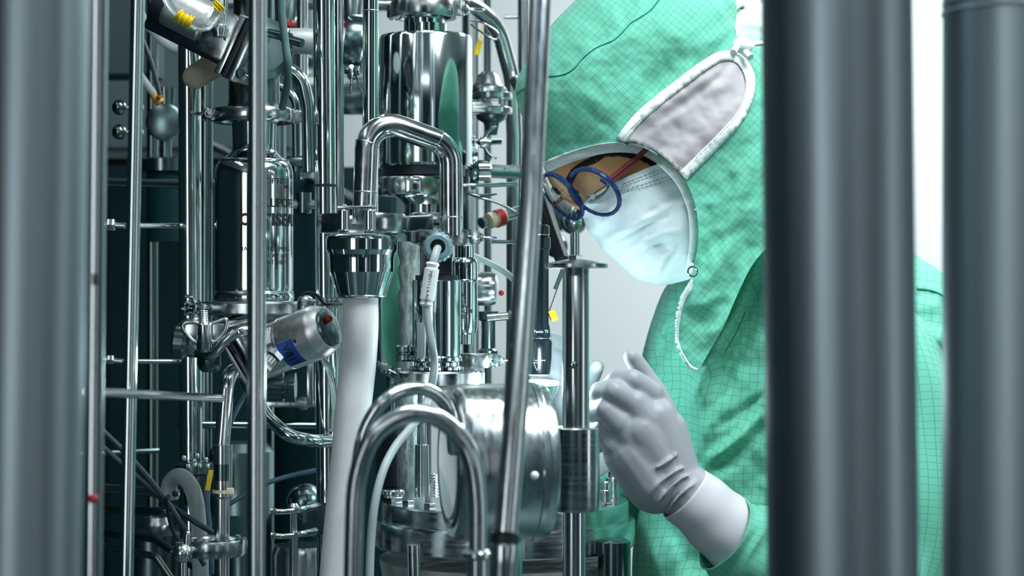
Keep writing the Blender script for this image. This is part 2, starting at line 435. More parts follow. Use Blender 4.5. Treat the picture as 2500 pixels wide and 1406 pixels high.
def sheet(name, outline, sil, R, Dp, Ym, m, parent, step=8, folds=(), nz=(.002, .012), over=None, gap=.003, back=True,
          rot=0.0, period=12.5, thick=.0, coarse=None, drape=False, puff=0, smooth_it=6, Yfun=None):
    """a cloth shell: outline in picture px at its own distance, rounded back from the silhouette lines;
       over = surface it lies on; drape = follows that surface all over"""
    V, F = triangulate(outline, step, coarse)
    n = len(V)
    if sil:
        dd = np.min([pdist(V, s)[0] for s in sil], axis=0)
    else: dd = np.full(n, 1e6)
    t = np.clip(dd/R, 0, 1); prof = np.sqrt(np.maximum(0, 1-(1-t)**2))
    fo = foldfun(V, folds)
    nn = np.array([noise.fractal(Vector((x*nz[1], y*nz[1], 3.1)), .8, 2.0, 4) for x, y in V])*nz[0] if nz[0] else 0
    disp = (fo+nn)*np.clip(dd/25, 0, 1)
    Yb = (Yfun(V) if Yfun else Ym)-Dp*prof
    if drape:
        Yf = np.array([(hitY(over, x, y) or np.nan) for x, y in V])
        if np.isnan(Yf).any():
            good = np.where(~np.isnan(Yf))[0]
            for i in np.where(np.isnan(Yf))[0]:
                j = good[np.argmin(((V[good]-V[i])**2).sum(1))]; Yf[i] = Yf[j]
        Yf = Yf-gap
        if puff:
            db, _ = pdist(V, [tuple(q) for q in outline]+[tuple(outline[0])])
            Yf -= puff*np.clip(1-(1-np.clip(db/10, 0, 1))**2, 0, 1)
        Y = Yf-disp
    else:
        Y = Yb-disp
        if over is not None:
            lim = np.array([(hitY(over, x, y) or 99) for x, y in V])-gap
            E = set()
            for f in F:
                for a, b in ((0, 1), (1, 2), (2, 0)): E.add((min(f[a], f[b]), max(f[a], f[b])))
            E = np.array(list(E)); deg = np.bincount(E.ravel(), minlength=n)
            base = Y.copy(); Y = np.minimum(Y, lim); pull = base-Y
            for _ in range(smooth_it):
                acc = np.bincount(E[:, 0], pull[E[:, 1]], n)+np.bincount(E[:, 1], pull[E[:, 0]], n)
                sm = acc/np.maximum(deg, 1); pull = np.maximum(sm, np.where(lim < 50, base-lim, 0)); pull = np.maximum(pull, 0)
            Y = base-pull*np.where(dd > 0, 1, 0)
    vs = [P(V[i][0], V[i][1], Y[i]) for i in range(n)]; fs = [tuple(f) for f in F]
    uvs = []
    c, s_ = math.cos(rot), math.sin(rot)
    k = 700.0
    for i in range(n):
        wx = 8*noise.noise(Vector((V[i][0]*.006, V[i][1]*.006, 0))); wy = 8*noise.noise(Vector((V[i][0]*.006, V[i][1]*.006, 9)))
        x, y = V[i][0]+wx+disp[i]*k*1.2 if hasattr(disp, '__len__') else V[i][0], V[i][1]+wy-(disp[i]*k if hasattr(disp, '__len__') else 0)
        uvs.append(((x*c+y*s_)/period, (-x*s_+y*c)/period))
    if back and not drape:
        k0 = len(vs)
        for i in range(n):
            q = P(V[i][0], V[i][1], Ym); q.y = (Yfun(V[i:i+1])[0] if Yfun else Ym)+Dp*prof[i]*.95; vs.append(q)
        fs += [tuple(j+k0 for j in f)[::-1] for f in F]; uvs = uvs+uvs
    me = bpy.data.meshes.new(name); me.from_pydata([tuple(v) for v in vs], [], fs); me.update()
    uvl = me.uv_layers.new(name='UVMap'); arr = np.zeros(len(me.loops)*2)
    li = np.zeros(len(me.loops), int); me.loops.foreach_get('vertex_index', li)
    ua = np.array(uvs); arr = ua[li].ravel(); uvl.data.foreach_set('uv', arr)
    bm = bmesh.new(); bm.from_mesh(me); bmesh.ops.remove_doubles(bm, verts=bm.verts, dist=.00015)
    bmesh.ops.recalc_face_normals(bm, faces=bm.faces)
    if thick:
        bmesh.ops.solidify(bm, geom=bm.faces[:], thickness=thick)
    bm.to_mesh(me); bm.free(); me.materials.append(m); me.shade_smooth()
    o = bpy.data.objects.new(name, me); COL.objects.link(o)
    if parent: o.parent = parent; o.matrix_parent_inverse = parent.matrix_world.inverted()
    return o
def ribbon(line, w0, w1=None, smooth=5):
    """outline of a strip of picture width w0..w1 round a line"""
    L = smooth_poly(line, smooth, False); w1 = w0 if w1 is None else w1; a = []; b = []
    for i, p in enumerate(L):
        q0 = np.array(L[max(i-1, 0)]); q1 = np.array(L[min(i+1, len(L)-1)]); t = (q1-q0)/np.linalg.norm(q1-q0); nrm = np.array((-t[1], t[0]))
        w_ = (w0+(w1-w0)*i/(len(L)-1))/2; a.append(tuple(np.array(p)+nrm*w_)); b.append(tuple(np.array(p)-nrm*w_))
    return a+b[::-1]
def draped_line(mb, line, bvh, r, gap=.0006, dash=None, step=4):
    L = resample(smooth_poly(line, 5, False), step, False); pts = []
    for x, y in L:
        h = hitY(bvh, x, y)
        if h: pts.append(P(x, y, h-gap))
    if dash:
        i = 0
        while i < len(pts)-dash[0]:
            sweep(mb, pts[i:i+dash[0]+1], r, 5); i += dash[0]+dash[1]
    elif len(pts) > 2: sweep(mb, pts, r, 6)
def capsules(mb, segs, n=16):
    """tapered limbs: (A, ra, B, rb)"""
    for A, ra, B, rb in segs:
        ax = B-A; L = ax.length; ax.normalize(); prof = []
        for k in range(6): a = PI/2*(1-k/5); prof.append((-ra*math.sin(a), ra*math.cos(a)))
        for k in range(1, 4): prof.append((L*k/4, ra+(rb-ra)*k/4))
        for k in range(6): a = PI/2*k/5; prof.append((L+rb*math.sin(a), rb*math.cos(a)))
        lathe(mb, A, ax, prof, n)
def fuse(mb, name, m, parent, voxel, iters=4, factor=.6, sub=0):
    """one continuous skin round all the volumes in mb"""
    me = bpy.data.meshes.new(name); me.from_pydata([tuple(v) for v in mb.v], [], mb.f)
    o = bpy.data.objects.new(name, me); COL.objects.link(o)
    r = o.modifiers.new('r', 'REMESH'); r.mode = 'VOXEL'; r.voxel_size = voxel; r.use_smooth_shade = True
    s = o.modifiers.new('s', 'SMOOTH'); s.factor = factor; s.iterations = iters
    dg = bpy.context.evaluated_depsgraph_get(); me2 = bpy.data.meshes.new_from_object(o.evaluated_get(dg)); me2.name = name
    o.modifiers.clear(); o.data = me2; bpy.data.meshes.remove(me)
    me2.materials.clear(); me2.materials.append(m); me2.shade_smooth()
    if parent: o.parent = parent; o.matrix_parent_inverse = parent.matrix_world.inverted()
    return o
# ------------------------------------------------------------------ the room
def slab(name, lo, hi, m):
    mb = MB(); c = (Vector(lo)+Vector(hi))/2; h = (Vector(hi)-Vector(lo))/2
    obox(mb, c, X_, Z_, h.x, h.y, h.z); return tag(mb.build(name, m, smooth=False), kind='structure')
slab('floor', (-2.6, -2.6, -.1), (3.1, 4.3, 0), floorm)
slab('ceiling', (-2.6, -2.6, 2.8), (3.1, 4.3, 2.9), ceilm)
slab('wall_back', (-2.6, 4.2, 0), (3.1, 4.3, 2.8), wallm)
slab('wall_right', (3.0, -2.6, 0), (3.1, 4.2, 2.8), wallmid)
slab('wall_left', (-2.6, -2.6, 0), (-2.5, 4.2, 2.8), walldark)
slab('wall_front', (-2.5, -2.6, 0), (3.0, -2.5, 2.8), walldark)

# ------------------------------------------------------------------ the person
person = root('person', P(1900, 703, 2.36)*1, 'person in green hooded cleanroom suit, white mask and round blue glasses, bending over the machine', 'person')
person.location.z = 0; person.matrix_world = Matrix.Translation(person.location)

f_ = Vector((-.70, -.46, -.55)).normalized()
u_ = Vector((-.58, .04, .81)); u_ = (u_-f_*u_.dot(f_)).normalized()
s_ = u_.cross(f_).normalized()            # towards the near side of the face
eyeN = P(1480, 447, 2.178); EY = eyeN-s_*.032+Vector((-.008, 0, 0))
def H(x, y, z): return EY+s_*x+f_*y+u_*z
def hax(a=(0, 0, 0)):
    return [s_, f_, u_]
b = MB()
def E_(x, y, z, rx, ry, rz): ball(b, H(x, y, z), 0, ([s_, f_, u_], [rx, ry, rz]), 28, 20)
E_(0, -.088, .040, .073, .098, .088)          # cranium
E_(0, -.050, .024, .067, .070, .074)          # forehead
E_(.004, -.068, -.035, .058, .060, .070)
E_(.006, -.066, -.072, .042, .046, .042)         # jaw
E_(.006, -.038, -.098, .018, .018, .016)         # chin
for sg in (-1, 1):
    E_(sg*.040, -.034, -.030, .026, .026, .020)   # cheekbones
    E_(sg*.032, -.012, -.001, .0165, .0135, .0135)  # closed lids over the eyes
    E_(sg*.028, -.005, .020, .026, .013, .008)    # brow ridge
    E_(sg*.018+.006, -.044, -.073, .024, .024, .016)
    E_(sg*.074, -.088, -.012, .008, .018, .030)   # ears
    E_(sg*.009+.005, .000, -.036, .008, .010, .008)    # nostrils
capsules(b, [(H(0, -.002, .010), .0092, H(.004, .008, -.030), .0092)])   # nose
E_(.006, -.016, -.064, .022, .012, .008); E_(.006, -.018, -.072, .018, .011, .008)  # lips
neck = H(0, -.115, -.10)
sh_c = P(2000, 640, 2.40)
sh_n = P(2120, 860, 2.28); sh_f = P(1880, 800, 2.56)
hip = P(2180, 1750, 2.44)
capsules(b, [(H(0, -.10, -.03), .058, neck, .056), (neck, .056, sh_c, .075),
             (sh_c, .07, P(2050, 900, 2.40), .11), (P(2050, 900, 2.40), .11, P(2120, 1300, 2.42), .115), (P(2120, 1300, 2.42), .125, hip, .14),
             (sh_c, .07, sh_n, .05), (sh_c, .07, sh_f, .05)])
for sg, dy in ((-1, -.10), (1, .10)):
    h0 = hip+Vector((0, dy, -.03)); k0 = Vector((hip.x-.05, h0.y, .50)); a0 = Vector((hip.x+.0, h0.y, .09))
    capsules(b, [(h0, .085, k0, .055), (k0, .055, a0, .038), (a0, .038, a0+Vector((-.14, 0, -.035)), .032)])
wr = P(1660, 1190, 2.09); el = P(2110, 1500, 2.16)
capsules(b, [(sh_n, .045, el, .030), (el, .028, wr, .024)])
wrf = P(1430, 1060, 2.34); elf = P(1750, 1420, 2.56)
capsules(b, [(sh_f, .055, elf, .043), (elf, .042, wrf, .027)])

def hand_segs(pal, digits, k):
    out = [(A, ra*k, B, rb*k) for A, ra, B, rb in pal]
    for d in digits:
        for (a, ra), (c, rc) in zip(d[:-1], d[1:]): out.append((a, ra*k, c, rc*k))
    return out
def q(x, y, Y, r): return (P(x, y, Y), S(r, 2.08))
def seg(a, c): return (a[0], a[1], c[0], c[1])
W = q(1652, 1180, 2.09, 66)
near_pal = [seg(W, q(1600, 1020, 2.085, 54)), seg(W, q(1628, 1050, 2.09, 52)), seg(W, q(1530, 1100, 2.09, 60)), seg(W, q(1565, 1050, 2.08, 58)),
            seg(W, q(1600, 1150, 2.09, 70)), seg(q(1620, 1050, 2.09, 52), q(1590, 975, 2.09, 38)), seg(q(1575, 1020, 2.08, 50), q(1550, 985, 2.075, 38)),
            seg(q(1545, 1070, 2.08, 50), q(1515, 1030, 2.075, 38)), seg(q(1540, 1110, 2.09, 55), q(1500, 1085, 2.08, 34))]
near_dig = [
    [q(1590, 962, 2.085, 33), q(1545, 928, 2.075, 28), q(1508, 926, 2.085, 26), q(1478, 952, 2.125, 22), q(1470, 965, 2.15, 20)],     # index
    [q(1548, 985, 2.075, 35), q(1500, 955, 2.068, 29), q(1466, 955, 2.085, 26), q(1452, 985, 2.125, 22), q(1452, 1005, 2.145, 20)],   # middle
    [q(1512, 1032, 2.072, 34), q(1480, 1000, 2.07, 28), q(1455, 1002, 2.095, 24), q(1448, 1030, 2.13, 20), q(1456, 1050, 2.15, 18)],   # ring
    [q(1500, 1085, 2.08, 30), q(1468, 1052, 2.085, 24), q(1450, 1050, 2.11, 21), q(1450, 1075, 2.135, 18), q(1462, 1092, 2.15, 16)],   # little
    [q(1640, 1060, 2.12, 40), q(1600, 965, 2.13, 34), q(1571, 918, 2.13, 28), q(1550, 882, 2.125, 24), q(1541, 872, 2.122, 21)]]       # thumb
capsules(b, hand_segs(near_pal, near_dig, .88))
far_pal = [seg(q(1430, 1060, 2.34, 62), q(1395, 960, 2.30, 60)), seg(q(1430, 1060, 2.34, 62), q(1400, 920, 2.30, 48)), seg(q(1420, 1020, 2.33, 60), q(1390, 870, 2.30, 38))]
far_dig = [
    [q(1395, 862, 2.31, 32), q(1368, 838, 2.295, 27), q(1338, 826, 2.275, 24), q(1302, 826, 2.266, 21)],
    [q(1395, 905, 2.31, 32), q(1372, 885, 2.295, 29), q(1340, 868, 2.277, 25), q(1302, 868, 2.268, 22)],
    [q(1395, 945, 2.31, 31), q(1378, 925, 2.30, 27), q(1350, 905, 2.282, 23), q(1314, 905, 2.27, 19)],
    [q(1405, 985, 2.31, 28), q(1385, 965, 2.30, 23), q(1372, 940, 2.29, 20), q(1358, 915, 2.28, 17)],
    [q(1420, 970, 2.30, 34), q(1440, 925, 2.27, 26), q(1452, 905, 2.25, 22), q(1458, 895, 2.235, 19)]]
capsules(b, hand_segs(far_pal, far_dig, .88))
body = fuse(b, 'body', skin, person, .0026, 5, .6)
body['label'] = 'tan skin of forehead and eye lit from below'

# eyebrows, lashes, hair edge with hood shade: tufts of short dark strokes lying on the skin
bb = bvh_of(body)
def onskin(x, z, lift=.0006, y0=.08):
    o = H(x, y0, z); h = bb.ray_cast(o, -f_)
    return (h[0]+h[1]*lift) if h[0] is not None else H(x, 0, z)
for sg in (1, -1):
    mb = MB()
    for i in range(420):
        t = random.random(); x = sg*(.012+.040*t); z = .0205+.006*math.sin(t*PI)+random.uniform(-.0046, .0046)*(1.15-t*.7)
        p0 = onskin(x, z, .0002); p1 = onskin(x+sg*.0055, z+.0016-.003*t, .0010)
        sweep(mb, [p0, (p0+p1)/2+f_*.0003, p1], [.0004, .00035, .0001], 4)
    mb.build('eyebrow', hairm, person)
    mb = MB()
    for i in range(34):
        t = i/33; x = sg*(.020+.026*t); z = -.0065-.003*math.sin(t*PI)
        p0 = onskin(x, z, .0); p1 = p0+f_*.006-u_*.0045+s_*sg*.002*(t-.3)
        sweep(mb, [p0, p0+f_*.0035-u_*.0012, p1], [.0005, .0004, .0001], 4)
    for i in range(12):
        t0, t1 = i/12, (i+1)/12
        a0, a1 = [onskin(sg*(.019+.028*t), -.0065-.003*math.sin(t*PI), .0002) for t in (t0, t1)]
        sweep(mb, [a0, a1], .0006, 5)
    mb.build('eyelashes', hairm, person)
mb = MB()
for i in range(420):   # temple hair showing under the hood edge
    t = random.random(); x0 = .056+.016*random.random(); z0 = .012+.045*t
    o = H(.2, -.052-.03*random.random()+.0*t, z0); h = bb.ray_cast(o, -s_)
    if h[0] is None: continue
    p0 = h[0]; p1 = p0-f_*.010-u_*.006+h[1]*.0015
    sweep(mb, [p0, (p0+p1)/2+h[1]*.0012, p1], [.0007, .0006, .0002], 4)
mb.build('temple_hair', hairm, person)

mb = MB(); hp = [(1425, 384), (1470, 360), (1530, 352), (1580, 362), (1612, 396), (1592, 408), (1560, 388), (1500, 380), (1450, 386)]; k_ = 0  # dark strokes: hair, plus the hood's shade over the forehead
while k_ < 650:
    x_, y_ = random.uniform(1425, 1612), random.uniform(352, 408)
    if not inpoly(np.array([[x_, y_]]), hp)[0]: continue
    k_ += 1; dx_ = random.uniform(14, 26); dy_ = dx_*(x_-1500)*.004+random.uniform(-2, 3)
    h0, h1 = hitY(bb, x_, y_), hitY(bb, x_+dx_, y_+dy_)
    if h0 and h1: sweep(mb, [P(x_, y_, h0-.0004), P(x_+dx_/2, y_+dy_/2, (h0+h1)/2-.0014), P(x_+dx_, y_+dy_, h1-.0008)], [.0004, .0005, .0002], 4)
mb.build('shaded_hairline', hairm, person)

# mask
mask_out = smooth_poly([(1432, 487), (1418, 512), (1425, 535), (1436, 566), (1455, 584), (1471, 610), (1510, 645), (1547, 677), (1584, 691), (1613, 696), (1653, 690), (1700, 672),
            (1735, 620), (1745, 540), (1720, 470), (1680, 425), (1640, 395), (1596, 404), (1548, 424), (1499, 446), (1462, 466)], 4)
mask_sil = smooth_poly([(1440, 470), (1418, 512), (1425, 535), (1436, 566), (1455, 584), (1471, 610), (1510, 645), (1547, 677), (1584, 691), (1613, 696), (1653, 692), (1700, 690), (1760, 660)], 4, False)
mfold = [([(1460, 590), (1560, 545), (1640, 500), (1690, 480)], 7, .0030), ([(1466, 603), (1560, 560), (1640, 520)], 5, -.0035),
         ([(1500, 635), (1580, 585), (1670, 560)], 8, .0032), ([(1505, 648), (1590, 603), (1668, 580)], 6, -.0030),
         ([(1545, 670), (1600, 635), (1680, 615)], 8, .0028), ([(1600, 684), (1612, 650), (1650, 600)], 7, .0030), ([(1612, 690), (1625, 655), (1660, 605)], 5, -.003),
         ([(1590, 540), (1600, 580), (1660, 640)], 22, -.005), ([(1425, 520), (1500, 480), (1600, 440), (1690, 420)], 3, -.0012),
         ([(1425, 534), (1500, 494), (1600, 452), (1690, 432)], 3, -.0012), ([(1430, 505), (1500, 462), (1596, 418)], 3, .0010)]
mask = sheet('face_mask', mask_out, [mask_sil], 150, .085, 2.245, maskm, person, step=6, folds=mfold, nz=(.0016, .02), over=bb, gap=.003, back=True)
mask['label'] = 'white pleated surgical face mask'
mb = MB(); mbv = bvh_of(mask)
for off in (0, 7, 19, 26):
    draped_line(mb, [(1520-off*.4, 449+off), (1560, 434+off), (1600+off, 418+off*.9), (1650+off*.5, 402+off)], mbv, .0004, dash=(2, 1), step=3)
mb.build('weld_stitching', stitch, mask)

# hood
hood_out = [(1328, 398), (1300, 350), (1282, 305), (1266, 262), (1258, 222), (1266, 186), (1296, 130), (1345, 62), (1400, 5), (1450, -40), (1530, -78), (1640, -90), (1740, -70), (1788, -30), (1799, 30), (1793, 75),
            (1812, 100), (1845, 112), (1900, 150), (1970, 230), (2010, 350), (2020, 500), (1960, 560), (1880, 600), (1835, 650), (1800, 720), (1765, 800), (1725, 870), (1704, 905), (1682, 898), (1655, 850), (1649, 800), (1656, 750),
            (1668, 715), (1684, 690), (1690, 660), (1702, 610), (1705, 560), (1697, 500), (1672, 440), (1630, 392), (1580, 360), (1530, 348), (1480, 350), (1440, 357), (1385, 374)]
hood_out = smooth_poly(hood_out, 3)
hood_sil = smooth_poly([(1328, 400), (1300, 350), (1282, 305), (1266, 262), (1258, 222), (1266, 186), (1296, 130), (1345, 62), (1400, 5), (1450, -40), (1530, -78), (1640, -90), (1740, -70), (1810, -30), (1850, 60), (1900, 150), (1970, 230), (2030, 350), (2080, 500)], 3, False)
hf = [([(1345, 196), (1400, 180), (1450, 132), (1520, 92), (1560, 50), (1610, 8)], 12, .0030),
      ([(1345, 176), (1400, 160), (1440, 122), (1510, 74), (1550, 32), (1600, -8)], 14, -.0028),
      ([(1460, 130), (1410, 250), (1400, 345)], 26, .0035), ([(1345, 240), (1420, 260), (1470, 300)], 22, -.003),
      ([(1290, 110), (1330, 220), (1330, 380)], 22, -.005), ([(1400, 20), (1480, 60), (1540, 60)], 24, -.004), ([(1480, -40), (1500, 30), (1470, 70)], 14, .004),
      ([(1560, -60), (1560, 20)], 10, .004), ([(1790, 60), (1740, 100), (1660, 130)], 16, .0045), ([(1790, 75), (1745, 128), (1690, 165)], 12, -.004),
      ([(1785, 20), (1760, -20), (1700, -60)], 18, .005), ([(1795, 60), (1770, 10), (1740, -30)], 12, -.005),
      ([(1640, 70), (1560, 200), (1480, 300)], 40, .004), ([(1540, 330), (1600, 200), (1700, 120)], 24, -.0045),
      ([(1850, 200), (1880, 400), (1840, 600)], 26, .006), ([(1820, 420), (1790, 560), (1740, 680), (1690, 720)], 18, .007), ([(1790, 420), (1755, 560), (1720, 640)], 16, -.007),
      ([(1715, 560), (1740, 640), (1712, 700)], 14, .005), ([(1735, 500), (1720, 600), (1725, 680)], 16, -.006),
      ([(1840, 560), (1790, 690), (1730, 780), (1670, 800)], 20, -.008), ([(1870, 560), (1820, 700), (1760, 790), (1700, 850)], 20, .006),
      ([(1680, 730), (1720, 740), (1780, 710)], 16, .006), ([(1670, 760), (1720, 790), (1750, 780)], 14, -.005), ([(1700, 620), (1760, 590), (1830, 540)], 14, -.004),
      ([(1860, 300), (1850, 450), (1800, 520)], 14, -.006), ([(1900, 200), (1930, 400)], 20, -.006), ([(1820, 120), (1860, 150), (1900, 220)], 8, -.005), ([(1815, 135), (1850, 180), (1870, 250)], 8, .005)]
both = bvh_of(body, mask)
hood = sheet('hood', hood_out, [hood_sil], 200, .125, 2.268, green, person, step=7, folds=[(a, b_ , c*.8) for a, b_, c in hf], nz=(.005, .009), over=both, gap=.005, rot=.72, period=13.5, smooth_it=14)
hood['label'] = 'light green hood with fine dark grid lines'
hb = bvh_of(hood)
mb = MB(); draped_line(mb, [(1338, 187), (1372, 184), (1400, 170), (1425, 142), (1452, 120), (1478, 108), (1500, 98), (1520, 80), (1540, 58), (1562, 44), (1590, 24), (1612, -4)], hb, .0011, -.0002)
draped_line(mb, [(1262, 228), (1275, 220), (1290, 214)], hb, .0011, -.0002); mb.build('seam', seamg, hood)
# ear panel and its binding
patch = smooth_poly([(1512, 342), (1560, 282), (1650, 208), (1735, 146), (1775, 128), (1812, 140), (1836, 180), (1838, 230), (1815, 290), (1765, 345), (1712, 398), (1672, 436), (1640, 400), (1585, 360)], 4)
pf = [([(1560, 300), (1650, 240), (1760, 165)], 9, .003), ([(1570, 322), (1660, 262), (1770, 180)], 9, -.003), ([(1650, 395), (1740, 320), (1810, 240)], 26, .004), ([(1620, 330), (1720, 270)], 30, -.003)]
ear = sheet('ear_panel', patch, None, 1, 0, 0, knitm, person, step=7, folds=pf, nz=(.001, .02), over=hb, gap=.005, drape=True, rot=.35, period=12, thick=.0008)
ear['label'] = 'lilac grey ribbed ear panel'
eb = bvh_of(ear, hood)
pb = sheet('panel_binding', ribbon([(1516, 342), (1560, 286), (1650, 212), (1735, 150), (1775, 136), (1808, 148), (1830, 186), (1829, 230), (1806, 286), (1757, 340), (1705, 392), (1668, 428)], 24, smooth=6), None, 1, 0, 0, bandm, person, step=5,
      over=eb, gap=.0015, drape=True, puff=.0018, nz=(.0012, .05), thick=.0006); pb['label'] = 'white binding round the ear panel'
fb = sheet('face_opening_binding', ribbon([(1329, 409), (1385, 386), (1440, 369), (1482, 361), (1530, 360), (1576, 370), (1622, 401), (1662, 446), (1687, 503), (1694, 560), (1691, 610), (1680, 668)], 27, 18, smooth=6), None, 1, 0, 0, bandm, person, step=5,
      over=bvh_of(hood, ear, body, mask), gap=.003, drape=True, puff=.002, nz=(.0010, .05), thick=.0008); fb['label'] = 'white binding round the face opening'
sb = sheet('skirt_binding', ribbon([(1680, 678), (1682, 700), (1668, 725), (1657, 760), (1651, 810), (1657, 850), (1682, 892), (1703, 903)], 20, 6, smooth=6), None, 1, 0, 0, sheer, person, step=4,
      over=hb, gap=.003, drape=True, puff=.0008, nz=(0, .05), thick=.0006)
bv2 = bvh_of(pb, fb)
mb = MB()
draped_line(mb, [(1522, 334), (1566, 290), (1656, 218), (1738, 157), (1775, 144), (1802, 155), (1820, 190), (1820, 228), (1798, 282), (1750, 334), (1698, 386)], bv2, .0003, dash=(1, 1), step=3)
draped_line(mb, [(1332, 400), (1386, 377), (1440, 360), (1482, 352), (1532, 351), (1580, 361), (1630, 394), (1671, 441), (1696, 500), (1702, 560)], bv2, .0003, dash=(1, 1), step=3)
mb.build('binding_stitch', stitch, hood)
# tie at the back of the hood
mb = MB(); pts = pp([(1796, 92, 2.19), (1806, 112, 2.165), (1822, 118, 2.16), (1835, 108, 2.165), (1858, 106, 2.18)])
sweep(mb, spline(pts), [.006]*len(spline(pts)), 10, sq=.5); ball(mb, P(1818, 112, 2.16), .009)
sweep(mb, spline(pp([(1815, 112, 2.16), (1822, 128, 2.155), (1832, 140, 2.15)])), .004, 8); sweep(mb, spline(pp([(1806, 108, 2.16), (1796, 118, 2.155), (1790, 128, 2.15)])), .004, 8)
mb.build('tie', bandm, person)
mb = MB(); ring = S(12, 2.13); torus(mb, P(1691, 663, 2.125), Vector((.2, -1, .1)), ring, .0011, 20, 6); mb.build('snap_ring', satin, person)
# white cap cloth behind the hood
sheet('back_cloth', smooth_poly([(1795, 30), (1840, 8), (1900, 20), (1960, 90), (1940, 170), (1860, 160), (1805, 110)], 4), [smooth_poly([(1795, 30), (1840, 8), (1900, 20), (1960, 90), (1940, 170)], 4, False)], 80, .05, 2.30, sheer, person, step=9,
      folds=[([(1800, 60), (1850, 60), (1920, 90)], 8, .004)])

# suit trunk
g_out = smooth_poly([(1632, 690), (1610, 730), (1592, 780), (1577, 830), (1566, 880), (1562, 950), (1570, 1040), (1568, 1130), (1556, 1230), (1546, 1330), (1542, 1450), (1540, 2000), (1600, 2600), (1620, 3200), (2480, 3200), (2520, 2600), (2540, 2000), (2520, 1500), (2490, 1200), (2450, 950),
         (2390, 760), (2305, 668), (2235, 622), (2150, 540), (2060, 430), (1960, 360), (1860, 400), (1760, 520), (1690, 620)], 3)
gf = [([(1640, 700), (1620, 800), (1580, 880)], 14, .005), ([(1660, 720), (1640, 800), (1600, 900)], 10, -.005), ([(1590, 830), (1640, 780), (1680, 760)], 10, .006),
      ([(1870, 590), (1800, 760), (1720, 900), (1680, 1000)], 13, .012), ([(1890, 620), (1830, 800), (1760, 930), (1700, 1040)], 20, -.009),
      ([(1870, 1000), (1790, 1080), (1720, 1130)], 11, .010), ([(1870, 1030), (1800, 1110), (1720, 1160)], 14, -.010), ([(1870, 960), (1800, 1010), (1740, 1050)], 9, -.006),
      ([(1700, 900), (1720, 1000), (1710, 1120)], 18, .006), ([(1620, 900), (1660, 960), (1690, 1060)], 20, -.006),
      ([(1600, 1250), (1680, 1330), (1700, 1406)], 30, -.008), ([(1570, 1300), (1620, 1420)], 16, .006),
      ([(2235, 700), (2280, 706), (2320, 730)], 7, .006), ([(2235, 800), (2280, 830), (2330, 820)], 24, .010), ([(2240, 880), (2300, 880)], 16, -.012), ([(2245, 960), (2275, 1040), (2250, 1160)], 14, .008),
      ([(2240, 1245), (2310, 1245)], 7, -.010), ([(2240, 1215), (2310, 1215)], 14, .008), ([(2240, 1330), (2310, 1300)], 18, -.008)]
gown = sheet('suit_trunk', g_out, [list(g_out)+[g_out[0]]], 190, .17, 2.385, green, person, step=9, folds=[(a, b_, c*1.5) for a, b_, c in gf], nz=(.010, .0075), rot=.06, period=19, coarse=1600)
mb = MB(); gb = bvh_of(gown)
draped_line(mb, [(2238, 706), (2262, 708), (2285, 714), (2306, 724)], gb, .0014, 0)
draped_line(mb, [(2238, 1244), (2270, 1247), (2310, 1244)], gb, .0014, 0)
draped_line(mb, [(1820, 760), (1798, 810), (1770, 860)], gb, .0008, 0)
mb.build('seam', seamg, gown)
# sleeves
def sleeve(pts, rads, name, seed, lab=None):
    path = spline([P(x, y, Y) for x, y, Y in pts], 14); r = lerp_list([S(v, 2.1) for v in rads], len(path))
    def rf(t, a):
        return 1+.09*noise.noise(Vector((t*9+seed, math.cos(a)*1.6, math.sin(a)*1.6)))+.035*math.sin(t*46+3*math.sin(a*2+seed))*min(1, t*6)
    mb = MB(); sweep(mb, path, r, 64, capped=False, radf=rf)
    o = mb.build(name, green, person, ang=0)
    uvl = o.data.uv_layers.new(name='UVMap'); n = 64
    # unroll round the arm
    for p in o.data.polygons:
        ks = [o.data.loops[l].vertex_index for l in p.loop_indices]; wrap_ = max(k % n for k in ks) == n-1 and min(k % n for k in ks) == 0
        for l, k in zip(p.loop_indices, ks):
            j = k % n; j = n if (wrap_ and j == 0) else j
            uvl.data[l].uv = (j*.55, (k//n)*1.3)
    sd = o.modifiers.new('thickness', 'SOLIDIFY'); sd.thickness = .0015
    return o
sleeve([(1768, 1305, 2.085), (1800, 1325, 2.09), (1850, 1352, 2.095), (1950, 1420, 2.11), (2080, 1500, 2.15), (2170, 1400, 2.18), (2190, 1150, 2.20), (2150, 900, 2.24), (2080, 800, 2.30)], [98, 104, 112, 130, 150, 165, 170, 170, 120], 'sleeve', 1.3)
sleeve([(1470, 1110, 2.36), (1520, 1160, 2.38), (1600, 1250, 2.43), (1750, 1420, 2.56), (1850, 1150, 2.56), (1880, 820, 2.54)], [82, 88, 96, 110, 120, 110], 'sleeve', 5.1)
# inner cuffs
def cuff(A, B, ra, rb, name, m, seed, amp=.05):
    path = [A+(B-A)*(i/30) for i in range(31)]
    mb = MB(); sweep(mb, path, lerp_list([ra, rb], 31), 48, capped=False, radf=lambda t, a: 1+amp*noise.noise(Vector((t*4+seed, math.cos(a)*1.3, math.sin(a)*1.3)))+amp*.5*math.sin(t*16+2.5*math.sin(a+seed)))
    o = mb.build(name, m, person, ang=0); sd = o.modifiers.new('thickness', 'SOLIDIFY'); sd.thickness = .001; return o
cu = cuff(P(1672, 1202, 2.088), P(1835, 1345, 2.10), S(76, 2.08), S(92, 2.08), 'undersleeve', cuffm, 2.2, .035); cu['label'] = 'white undersleeve at the wrist'
cuff(P(1422, 1040, 2.335), P(1530, 1170, 2.39), S(72, 2.2), S(82, 2.2), 'undersleeve', cuffm, 4.2, .03)

